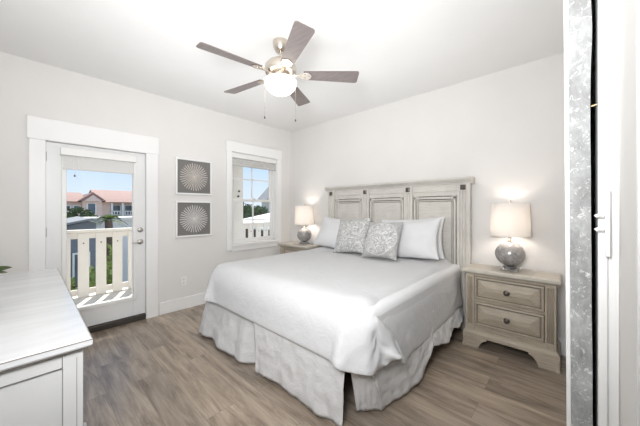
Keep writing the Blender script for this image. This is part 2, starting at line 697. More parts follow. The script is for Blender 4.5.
# jamb liners in the opening
b.box(XO, WX, DY0, DY0 + 0.012, 0.02, DZ1)
b.box(XO, WX, DY1 - 0.012, DY1, 0.02, DZ1)
b.box(XO, WX, DY0 + 0.012, DY1 - 0.012, DZ1 - 0.012, DZ1)
struct(b, 'trim_1', M['trim'], 'wide white casing round the glazed door', 'door casing', bevel=0.003)
struct(MB().box(XO - 0.01, WX + 0.012, DY0 + 0.013, DY1 - 0.013, 0.0, 0.062), 'trim_2', M['bronze'], 'dark bronze threshold under the glazed door', 'threshold', bevel=0.006)

# window casing (trim_3)
b = MB()
b.box(WX, WX + 0.022, 2.005, WY0 + 0.008, 0.70, WZ1 - 0.008)
b.box(WX, WX + 0.022, WY1 - 0.008, 3.035, 0.70, WZ1 - 0.008)
b.box(WX, WX + 0.026, 1.993, 3.047, WZ1 - 0.008, 2.35)
b.box(WX - 0.08, WX + 0.045, WY0 - 0.0, WY1 + 0.0, WZ0 - 0.02, WZ0 + 0.012)
b.box(WX, WX + 0.022, WY0 + 0.008, WY1 - 0.008, 0.68, WZ0 - 0.02)
b.box(XO, WX, WY0, WY0 + 0.012, WZ0, WZ1)
b.box(XO, WX, WY1 - 0.012, WY1, WZ0, WZ1)
b.box(XO, WX, WY0 + 0.012, WY1 - 0.012, WZ1 - 0.012, WZ1)
struct(b, 'trim_3', M['trim'], 'wide white casing and sill round the bedroom window', 'window casing', bevel=0.003)

# ------------------------------------------------------------------ door_1: glazed exterior door
door = tag(empty('door_1', (WX - 0.045, (DY0 + DY1) / 2, 0.065)), 'white exterior door with a tall glass pane onto the balcony', 'door', kind='structure')
SX0, SX1 = WX - 0.068, WX - 0.024     # slab thickness
GY0, GY1, GZ0, GZ1 = 0.262, 0.842, 0.285, 1.89
b = MB()
b.box(SX0, SX1, DY0 + 0.014, GY0, 0.066, DZ1 - 0.015)
b.box(SX0, SX1, GY1, DY1 - 0.014, 0.066, DZ1 - 0.015)
b.box(SX0, SX1, GY0, GY1, 0.066, GZ0)
b.box(SX0, SX1, GY0, GY1, GZ1, DZ1 - 0.015)
b.build('door_slab', M['doorpaint'], door, 0.002)
b = MB()
fw = 0.034
for x0, x1 in ((SX1 - 0.002, SX1 + 0.014), (SX0 - 0.014, SX0 + 0.002)):
    b.box(x0, x1, GY0 - fw, GY0 + 0.004, GZ0 - fw, GZ1 + fw)
    b.box(x0, x1, GY1 - 0.004, GY1 + fw, GZ0 - fw, GZ1 + fw)
    b.box(x0, x1, GY0, GY1, GZ0 - fw, GZ0 + 0.004)
    b.box(x0, x1, GY0, GY1, GZ1 - 0.004, GZ1 + fw)
b.build('glazing_frame', M['plastic'], door, 0.005)
MB().box(WX - 0.049, WX - 0.043, GY0, GY1, GZ0, GZ1).build('glass_pane', M['glass'], door)
RY = Matrix.Rotation(PI / 2, 4, 'Y')


def at(x, y, z, r=None):
    m = Matrix.Translation((x, y, z))
    return m @ r if r is not None else m


db = MB().lathe([(0.029, 0), (0.029, 0.006), (0.024, 0.012), (0.016, 0.014)], mtx=at(SX1, 0.912, 1.075, RY)).build('deadbolt', M['satin'], door)
MB().box(SX1 + 0.012, SX1 + 0.030, 0.906, 0.918, 1.058, 1.092).build('thumb_turn', M['satin'], db, 0.003)
kn = MB().lathe([(0.031, 0), (0.031, 0.006), (0.026, 0.012), (0.012, 0.016), (0.012, 0.045)], mtx=at(SX1, 0.912, 0.932, RY)).build('lever_rose', M['satin'], door)
MB().tube([(SX1 + 0.045, 0.922, 0.932), (SX1 + 0.046, 0.90, 0.933), (SX1 + 0.045, 0.86, 0.930), (SX1 + 0.040, 0.815, 0.926)], [0.011, 0.011, 0.009, 0.007], 10).build('lever_handle', M['satin'], kn)
b = MB()
for hz in (0.27, 1.05, 1.80):
    b.lathe([(0.007, 0), (0.007, 0.09)], (SX1 + 0.004, DY0 + 0.016, hz), 10)
b.build('hinge', M['satin'], door)

# roller shade on the door
rs = tag(empty('roller_shade', (SX1 + 0.03, 0.535, 1.73)), 'white roller shade rolled up on the glazed door', 'window blind')
b = MB().prism([(SX1 + 0.015, 1.866), (SX1 + 0.07, 1.866), (SX1 + 0.075, 1.872), (SX1 + 0.075, 1.938), (SX1 + 0.068, 1.945), (SX1 + 0.015, 1.945)], 'y', 0.218, 0.852)
b.build('valance', M['plastic'], rs, 0.002)
b = MB().box(SX1 + 0.030, SX1 + 0.034, 0.24, 0.835, 1.745, 1.868)
b.build('shade_cloth', M['blind'], rs)
MB().box(SX1 + 0.026, SX1 + 0.040, 0.238, 0.838, 1.728, 1.748).build('hem_bar', M['blind'], rs, 0.004)
cy = 0.325
loop = [(SX1 + 0.05, cy - 0.006, 1.87), (SX1 + 0.05, cy - 0.012, 1.75), (SX1 + 0.05, cy + 0.01, 1.66), (SX1 + 0.05, cy + 0.034, 1.625), (SX1 + 0.05, cy + 0.052, 1.65), (SX1 + 0.05, cy + 0.035, 1.75), (SX1 + 0.05, cy + 0.02, 1.87)]
MB().tube(loop, 0.0016, 6).build('pull_cord', M['plastic'], rs)
MB().lathe([(0.003, 0), (0.007, 0.004), (0.007, 0.018), (0.003, 0.022)], (SX1 + 0.05, cy - 0.002, 1.655), 10).build('cord_tassel', M['pewter'], rs)

# ------------------------------------------------------------------ window_1: double-hung sash
win = tag(empty('window_1', (WX - 0.1, (WY0 + WY1) / 2, WZ0)), 'white double hung window with four panes in each sash', 'window', kind='structure')
FX0, FX1 = XO + 0.01, WX - 0.062
y0, y1 = WY0 + 0.012, WY1 - 0.012
b = MB()
b.box(FX0, FX1, y0, y0 + 0.035, WZ0 + 0.012, WZ1 - 0.012)
b.box(FX0, FX1, y1 - 0.035, y1, WZ0 + 0.012, WZ1 - 0.012)
b.box(FX0, FX1, y0, y1, WZ0 + 0.012, WZ0 + 0.04)
b.box(FX0, FX1, y0, y1, WZ1 - 0.04, WZ1 - 0.012)
b.build('window_frame', M['plastic'], win, 0.003)


def sash(name, x0, x1, z0, z1):
    a0, a1 = y0 + 0.035, y1 - 0.035
    s = 0.042
    b = MB()
    b.box(x0, x1, a0, a0 + s, z0, z1)
    b.box(x0, x1, a1 - s, a1, z0, z1)
    b.box(x0, x1, a0 + s, a1 - s, z0, z0 + s)
    b.box(x0, x1, a0 + s, a1 - s, z1 - s, z1)
    o = b.build(name, M['plastic'], win, 0.003)
    xm = (x0 + x1) / 2
    ym, zm = (a0 + a1) / 2, (z0 + z1) / 2
    b = MB()
    b.box(xm - 0.009, xm + 0.009, ym - 0.010, ym + 0.010, z0 + s, z1 - s)
    b.box(xm - 0.009, xm + 0.009, a0 + s, ym - 0.010, zm - 0.010, zm + 0.010)
    b.box(xm - 0.009, xm + 0.009, ym + 0.010, a1 - s, zm - 0.010, zm + 0.010)
    b.build('muntin', M['plastic'], o)
    MB().box(xm - 0.002, xm + 0.002, a0 + s - 0.004, a1 - s + 0.004, z0 + s - 0.004, z1 - s + 0.004).build('glass_pane', M['glass'], o)
    return o


sash('upper_sash', WX - 0.128, WX - 0.100, 1.445, WZ1 - 0.04)
ls = sash('lower_sash', WX - 0.098, WX - 0.070, WZ0 + 0.04, 1.485)
MB().box(WX - 0.072, WX - 0.050, 2.50, 2.55, 1.482, 1.498).build('sash_lock', M['plastic'], ls, 0.003)

ws = tag(empty('roman_shade', (WX - 0.02, 2.52, 1.99)), 'white shade with a grey woven hem folded up on the window', 'window blind')
MB().box(WX - 0.058, WX - 0.006, WY0 + 0.016, WY1 - 0.016, 2.115, WZ1 - 0.014).build('valance', M['plastic'], ws, 0.004)
b = MB()
for k in range(3):
    z = 1.992 + 0.036 * k
    xx = WX - 0.018 - 0.004 * k
    b.prism([(xx - 0.022, z + 0.03), (xx - 0.024, z + 0.008), (xx - 0.014, z), (xx, z), (xx + 0.006, z + 0.012), (xx - 0.004, z + 0.046)], 'y', WY0 + 0.02, WY1 - 0.02)
M['woven'] = plain('grey_woven_shade', (0.53, 0.52, 0.50), 0.85, 0.22, 18, 0.3, 120, stretch=(1, 1, 8))
b.build('folded_cloth', M['woven'], ws)

# ------------------------------------------------------------------ doorway beside the camera, barn door
b = MB()
b.box(RX - 0.018, RX, DWY1 - 0.03, DWY1 + 0.06, 0, DWZ)              # bedroom-side casing
b.box(RX - 0.018, RX + 0.0, DWY0 - 0.09, DWY0 + 0.005, 0, DWZ)
b.box(RX - 0.018, RX + 0.0, DWY0 - 0.09, DWY1 + 0.06, DWZ - 0.005, DWZ + 0.1)
b.box(RX, RX + 0.021, DWY1 - 0.024, DWY1, 0, DWZ - 0.005)            # jamb step
b.box(RX + 0.021, RX + 0.125, 0.770, 0.785, 0, DWZ - 0.005)          # far casing
struct(b, 'trim_4', M['trim'], 'white casing of the doorway beside the barn door', 'door casing', bevel=0.003)
# slim latch plate set in the jamb
lt = tag(empty('latch_plate', (RX - 0.006, DWY1 - 0.032, 1.29)), 'slim white latch plate with two hooked tabs on the doorway casing', 'door latch')
MB().box(RX - 0.006, RX + 0.003, DWY1 - 0.044, DWY1 - 0.0305, 1.205, 1.375).build('plate', M['plastic'], lt, 0.001)
for z in (1.305, 1.27):
    MB().tube([(RX - 0.010, DWY1 - 0.034, z), (RX - 0.018, DWY1 - 0.040, z + 0.004), (RX - 0.023, DWY1 - 0.040, z)], 0.005, 8).build('hook', M['plastic'], lt)

bd = tag(empty('door_2', (0.022, 1.56, 0.015)), 'whitewashed reclaimed wood sliding barn door seen edge on', 'door', kind='structure')
b = MB()
# edge board with a slightly wavering, hand-worn outline
zs = [0.015 + i * (2.5 / 60) for i in range(61)]
vs, fs = [], []
for i, z in enumerate(zs):
    wv = 0.0016 * noise.noise(Vector((0, 0, z * 5)))
    bulge = 0.0045 * math.exp(-((z - 1.80) / 0.09) ** 2)
    x0 = 0.004 + 0.0008 * noise.noise(Vector((3, 0, z * 9)))
    x1 = 0.0445 + wv + bulge
    for (x, y) in ((x0, 1.0), (x1, 1.0), (x1, 1.14), (x0, 1.14)):
        vs.append((x, y, z))
for i in range(60):
    for k in range(4):
        fs.append((i * 4 + k, i * 4 + (k + 1) % 4, i * 4 + 4 + (k + 1) % 4, i * 4 + 4 + k))
fs += [(3, 2, 1, 0), (240, 241, 242, 243)]
b.add(vs, fs)
b.build('edge_stile', M['barn'], bd)
b = MB()
for k in range(6):
    b.box(0.008, 0.040, 1.142 + k * 0.155, 1.142 + k * 0.155 + 0.152, 0.017, 2.515)
b.build('plank_panel', M['barn'], bd, 0.003)
M['worn_white'] = plain('worn_white_paint', (0.78, 0.775, 0.76), 0.6, 0.05, 12, 0.3, 60)
b = MB()
b.box(-0.006, 0.004, 1.001, 1.14, 0.015, 2.515)
b.box(-0.006, 0.004, 1.94, 2.07, 0.015, 2.515)
b.box(-0.006, 0.004, 1.14, 1.94, 0.015, 0.16)
b.box(-0.006, 0.004, 1.14, 1.94, 2.37, 2.515)
b.box(-0.006, 0.004, 1.14, 1.94, 1.20, 1.33)
b.build('face_board', M['worn_white'], bd, 0.002)
MB().tube([(0.046, 1.002, 1.595), (0.056, 1.0, 1.596)], 0.0022, 6).build('nail', M['brass'], bd)

bd.rotation_euler.y = math.radians(-0.3)      # hangs a touch out of plumb
bd.location.x += 0.0068

# ------------------------------------------------------------------ pictures, outlet
def picture(z0, seed, tint, label):
    t = tag(empty('framed_picture', (WX, 1.53, z0 + 0.24)), label, 'picture', 'square starburst pictures between door and window')
    y0, y1, z1, d, w = 1.29, 1.77, z0 + 0.48, 0.032, 0.022
    b = MB()
    b.box(WX, WX + d, y0, y0 + w, z0, z1)
    b.box(WX, WX + d, y1 - w, y1, z0, z1)
    b.box(WX, WX + d, y0 + w, y1 - w, z0, z0 + w)
    b.box(WX, WX + d, y0 + w, y1 - w, z1 - w, z1)
    b.build('frame', M['trim'], t, 0.003)
    MB().box(WX + 0.004, WX + 0.016, y0 + w, y1 - w, z0 + w, z1 - w).build('starburst_print', burst_mat('starburst_print_%d' % seed, seed, tint), t)


picture(1.517, 1, (0.55, 0.50, 0.46), 'upper square picture of a brownish starburst on charcoal')
picture(0.952, 2, (0.62, 0.61, 0.59), 'lower square picture of a whiter starburst on charcoal')

ot = tag(empty('power_outlet', (WX, 1.396, 0.37)), 'white power outlet low on the wall below the pictures', 'outlet')
MB().box(WX, WX + 0.006, 1.361, 1.431, 0.312, 0.428).build('cover_plate', M['plastic'], ot, 0.003)
for z in (0.347, 0.393):
    s = MB().box(WX + 0.006, WX + 0.009, 1.380, 1.412, z - 0.015, z + 0.015).build('socket', M['plastic'], ot, 0.002)
    MB().box(WX + 0.009, WX + 0.0095, 1.389, 1.392, z - 0.006, z + 0.007).box(WX + 0.009, WX + 0.0095, 1.400, 1.403, z - 0.006, z + 0.007).build('slot', M['black'], s)

# ------------------------------------------------------------------ ceiling fan
FC = (-1.79, 1.45)
fan = tag(empty('ceiling_fan', (FC[0], FC[1], CZ)), 'five blade ceiling fan with a lit frosted glass bowl', 'ceiling fan')
c3 = (FC[0], FC[1], 0)
MB().lathe([(0.022, 2.655), (0.045, 2.662), (0.062, 2.69), (0.066, 2.725), (0.066, CZ)], c3, 32).build('canopy', M['nickel'], fan)
MB().lathe([(0.013, 2.57), (0.013, 2.66)], c3, 16).build('downrod', M['nickel'], fan)
MB().lathe([(0.05, 2.452), (0.100, 2.456), (0.128, 2.475), (0.134, 2.50), (0.130, 2.53), (0.110, 2.556), (0.075, 2.572), (0.03, 2.58), (0.026, 2.598)], c3, 40).build('motor_housing', M['nickel'], fan)
MB().lathe([(0.06, 2.395), (0.095, 2.398), (0.104, 2.41), (0.092, 2.425), (0.075, 2.44), (0.078, 2.455)], c3, 36).build('light_collar', M['nickel'], fan)
prof = []
for i in range(13):
    a = PI / 2 * i / 12
    prof.append((max(0.003, 0.136 * math.sin(a)), 2.402 - 0.112 * math.cos(a)))
prof += [(0.128, 2.412), (0.09, 2.416)]
MB().lathe(prof, c3, 40).build('glass_bowl', M['bowl'], fan)
MB().lathe([(0.002, 2.278), (0.007, 2.281), (0.008, 2.288), (0.005, 2.293)], c3, 12).build('finial', M['nickel'], fan)
for k in range(5):
    ang = math.radians(46.3 + 72 * k)
    mt = Matrix.Translation((FC[0], FC[1], 2.462)) @ Matrix.Rotation(ang, 4, 'Z')
    tilt = Matrix.Rotation(math.radians(-13), 4, 'X')
    # blade outline along local x
    pts = []
    for i in range(9):
        t = i / 8
        pts.append((0.195 + t * 0.445, 0.050 + 0.020 * t))
    tip = [(0.640 + 0.022 * math.sin(a), 0.070 - 0.022 + 0.022 * math.cos(a)) for a in [PI / 2 * i / 5 for i in range(1, 6)]]
    up = pts + tip
    poly = up + [(x, -y) for x, y in reversed(up)]
    bl = MB().prism(poly, 'z', -0.003, 0.003, mt @ tilt).build('blade', M['blade'], fan, smooth=30)
    # blade iron: bracket from the motor to the blade root
    b = MB()
    iron = [(0.085, 0.014), (0.13, 0.012), (0.165, 0.018), (0.195, 0.040), (0.235, 0.042), (0.255, 0.020), (0.262, 0.0)]
    iron = iron + [(x, -y) for x, y in reversed(iron[:-1])]
    b.prism(iron, 'z', -0.009, -0.0035, mt @ tilt)
    b.build('blade_iron', M['nickel'], bl, 0.001)
    b = MB()
    for (sx, sy) in ((0.205, 0.022), (0.205, -0.022), (0.240, 0.0)):
        MB().lathe([(0.006, -0.013), (0.006, -0.009)], (sx, sy, 0), 8, mt @ tilt).build('screw', M['nickel'], bl)
Rv = Vector((math.cos(YAW), math.sin(YAW), 0))
for s, zb in ((-0.135, 2.09), (0.125, 2.065)):
    px, py = FC[0] + Rv.x * s, FC[1] + Rv.y * s
    ch = MB().tube([(FC[0] + Rv.x * s * 0.7, FC[1] + Rv.y * s * 0.7, 2.42), (FC[0] + Rv.x * s * 0.98, FC[1] + Rv.y * s * 0.98, 2.405), (px, py, 2.38), (px, py, zb + 0.02)], 0.0016, 6).build('pull_chain', M['nickel'], fan)
    MB().lathe([(0.002, 0), (0.006, 0.003), (0.0065, 0.014), (0.003, 0.022)], (px, py, zb), 10).build('chain_weight', M['pewter'], ch)

# ------------------------------------------------------------------ bed
BX = -1.765
bed = tag(empty('bed', (BX, 2.2, 0)), 'king bed with a washed oak three panel headboard', 'bed')
hb = empty('headboard', (0, 1.02, 0))
hb.parent = bed
HF = 3.175                                     # front of the posts
XL, XR = -2.755, -0.765
b = MB()
b.box(XL + 0.02, XR - 0.02, HF + 0.045, HF + 0.075, 0.25, 1.60)
b.build('back_board', M['wood_v'], hb)
posts = [(-2.755, -2.630), (-2.130, -2.015), (-1.505, -1.395), (-0.895, -0.765)]


def fluted(x0, x1, yf, yb, n, depth=0.011):
    """outline in (x, y) of a board whose front face carries n grooves"""
    pts = [(x0, yb), (x0, yf)]
    w = (x1 - x0)
    m = w * 0.18
    step = (w - 2 * m) / n
    for i in range(n):
        a = x0 + m + i * step
        pts += [(a + step * 0.15, yf), (a + step * 0.32, yf + depth), (a + step * 0.68, yf + depth), (a + step * 0.85, yf)]
    pts += [(x1, yf), (x1, yb)]
    return pts


for i, (x0, x1) in enumerate(posts):
    outer = i in (0, 3)
    b = MB()
    b.prism(fluted(x0, x1, HF, HF + 0.06, 3), 'z', 0.02 if outer else 0.30, 1.52)
    b.box(x0 - 0.002, x1 + 0.002, HF - 0.006, HF + 0.06, 1.52, 1.60)
    p = b.build('post', M['wood_v'], hb, 0.002)
    xm = (x0 + x1) / 2
    b = MB()
    r = 0.027
    vs = [(xm - r, HF - 0.006, 1.56 - r), (xm + r, HF - 0.006, 1.56 - r), (xm + r, HF - 0.006, 1.56 + r), (xm - r, HF - 0.006, 1.56 + r)]
    vs += [(xm - r, HF - 0.012, 1.56 - r), (xm + r, HF - 0.012, 1.56 - r), (xm + r, HF - 0.012, 1.56 + r), (xm - r, HF - 0.012, 1.56 + r)]
    q = r * 0.45
    vs += [(xm - q, HF - 0.019, 1.56 - q), (xm + q, HF - 0.019, 1.56 - q), (xm + q, HF - 0.019, 1.56 + q), (xm - q, HF - 0.019, 1.56 + q)]
    fs = []
    for a in (0, 4):
        fs += [(a + k, a + (k + 1) % 4, a + 4 + (k + 1) % 4, a + 4 + k) for k in range(4)]
    fs += [(8, 9, 10, 11), (3, 2, 1, 0)]
    b.add(vs, fs)
    b.build('rosette', M['pewter'], hb, smooth=10)
for (x0, x1) in ((posts[0][1], posts[1][0]), (posts[1][1], posts[2][0]), (posts[2][1], posts[3][0])):
    # raised frame moulding, sunk channel and a flat field
    b = MB()
    zt, zb_, w = 1.475, 0.55, 0.066
    yf, yr = HF + 0.012, HF + 0.046
    b.box(x0, x1, yf + 0.006, yr, zt, 1.525)
    prof = [(0.0, yr), (0.0, yf + 0.026), (0.010, yf + 0.026), (0.013, yf - 0.002), (0.034, yf - 0.002), (0.036, yf + 0.022), (0.044, yf + 0.022), (0.047, yf + 0.006), (0.054, yf + 0.006), (0.066, yf + 0.030), (0.066, yr)]
    b.prism([(x0 + u, y) for u, y in prof], 'z', zb_, zt)
    b.prism([(x1 - u, y) for u, y in prof], 'z', zb_, zt)
    b.prism([(y, zt - u) for u, y in prof], 'x', x0 + 0.012, x1 - 0.012)
    b.build('panel_moulding', M['wood_v'], hb)
    b = MB()
    for u in (0.005, 0.040, 0.0665):
        yy = yf + (0.0295 if u > 0.06 else (0.0255 if u < 0.02 else 0.0215))
        hw = 0.0045 if u < 0.05 else 0.003
        b.box(x0 + u - hw, x0 + u + hw, yy, yy + 0.004, zb_, zt - u)
        b.box(x1 - u - hw, x1 - u + hw, yy, yy + 0.004, zb_, zt - u)
        b.box(x0 + u, x1 - u, yy, yy + 0.004, zt - u - hw, zt - u + hw)
    b.build('brown_line', M['glaze'], hb)
    MB().box(x0 + w, x1 - w, HF + 0.036, HF + 0.046, zb_, zt - w).build('panel', M['wood_h'], hb)
# frieze and crown
b = MB()
for (x0, x1) in ((posts[0][1], posts[1][0]), (posts[1][1], posts[2][0]), (posts[2][1], posts[3][0])):
    b.box(x0 + 0.002, x1 - 0.002, HF + 0.006, HF + 0.06, 1.525, 1.60)
b.build('frieze_rail', M['wood_h'], hb, 0.002)
cp = [(HF + 0.08, 1.60), (HF - 0.010, 1.60), (HF - 0.014, 1.612), (HF - 0.024, 1.618), (HF - 0.034, 1.632), (HF - 0.052, 1.642), (HF - 0.056, 1.648), (HF - 0.056, 1.664), (HF - 0.050, 1.668), (HF + 0.08, 1.668)]
MB().prism(cp, 'x', XL - 0.028, XR + 0.03).build('crown_moulding', M['wood_h'], hb)
# frame, hidden under the bedding
for x0, x1 in ((-2.66, -2.63), (-1.01, -0.98)):
    MB().box(x0, x1, 1.60, HF + 0.04, 0.20, 0.36).build('side_rail', M['wood_h'], bed, 0.003)
MB().box(-2.66, -0.98, 1.57, 1.60, 0.20, 0.36).build('foot_rail', M['wood_h'], bed, 0.003)
for x in (-2.62, -1.08):
    for y in (1.70, 2.98):
        MB().box(x, x + 0.06, y, y + 0.06, 0, 0.21).build('leg', M['wood_v'], bed, 0.003)
MB().box(-2.70, -0.86, 1.46, 3.14, 0.362, 0.44).build('box_spring', M['white_cotton'], bed, 0.02)
MB().box(-2.70, -0.83, 1.335, 3.14, 0.445, 0.735).build('mattress', M['white_cotton'], bed, 0.05, 4)

# bed skirt: separate hanging panels with split corners and a pleat in the middle of the foot
sk = tag(empty('bed_skirt', (BX, 1.25, 0.02)), 'white pleated bed skirt hanging to the floor below the duvet', 'bed skirt')


def polyline(pts, t):
    pts = [Vector(p) for p in pts]
    ls = [0]
    for a, c in zip(pts, pts[1:]):
        ls.append(ls[-1] + (c - a).length)
    s = t * ls[-1]
    for i in range(len(pts) - 1):
        if s <= ls[i + 1] or i == len(pts) - 2:
            f = (s - ls[i]) / max(1e-6, ls[i + 1] - ls[i])
            return pts[i].lerp(pts[i + 1], f)


def skirt_panel(top, bot, nrm, folds, amp, seed, nu=70, nv=22):
    nrm = Vector(nrm).normalized()

    def fn(u, v):
        p = polyline(top, u).lerp(polyline(bot, u), v)
        w = noise.noise(Vector((u * folds, seed, 0.3))) * 1.3 + 0.35 * noise.noise(Vector((u * folds * 2.7, seed + 5, v * 1.2)))
        p = p + nrm * (amp * (0.12 + 0.88 * v ** 1.3) * w)
        p = p + nrm * (0.008 * fbm((u * 9 + v * 3, v * 6 - u * 4, seed), 3))
        p.z = max(p.z, 0.004)
        return p
    o = MB().grid(fn, nu, nv).build('skirt_panel', M['skirt'], sk, smooth=70, flip=False)
    s = o.modifiers.new('thickness', 'SOLIDIFY')
    s.thickness = 0.003
    return o


TZ = 0.50
skirt_panel([(-2.765, 1.29, TZ), (-1.78, 1.30, TZ)], [(-2.90, 1.235, 0.012), (-2.66, 1.245, 0.03), (-2.35, 1.235, 0.012), (-2.06, 1.225, 0.012), (-1.96, 1.30, 0.012), (-1.84, 1.42, 0.02)], (0, -1, 0), 5, 0.030, 1.0)
skirt_panel([(-1.85, 1.225, TZ), (-0.955, 1.255, TZ)], [(-1.83, 1.222, 0.012), (-1.70, 1.235, 0.04), (-1.45, 1.245, 0.03), (-1.20, 1.25, 0.012), (-1.0, 1.275, 0.008)], (0, -1, 0), 5, 0.022, 4.0)
skirt_panel([(-0.95, 1.27, TZ), (-0.815, 1.33, TZ)], [(-1.005, 1.44, 0.02), (-0.885, 1.565, 0.02)], (0.5, -0.8, 0), 2, 0.006, 7.0, 24)
skirt_panel([(-0.84, 1.29, TZ), (-0.825, 2.28, TZ)], [(-0.885, 1.54, 0.02), (-0.85, 1.72, 0.025), (-0.82, 2.02, 0.04), (-0.80, 2.20, 0.19)], (1, 0, 0), 4, 0.018, 9.0)
skirt_panel([(-0.85, 2.24, 0.46), (-0.85, 2.85, 0.46)], [(-0.80, 2.22, 0.22), (-0.785, 2.56, 0.12), (-0.80, 2.76, 0.20)], (1, 0, 0), 3, 0.014, 12.0, 50)
skirt_panel([(-0.86, 2.60, 0.46), (-0.86, 3.12, 0.46)], [(-0.80, 2.66, 0.22), (-0.79, 2.86, 0.16), (-0.795, 3.06, 0.22)], (1, 0, 0), 3, 0.010, 15.0, 50)
skirt_panel([(-2.765, 3.12, TZ), (-2.77, 1.28, TZ)], [(-2.83, 3.10, 0.012), (-2.86, 2.2, 0.012), (-2.895, 1.25, 0.012)], (-1, 0, 0), 9, 0.025, 18.0)

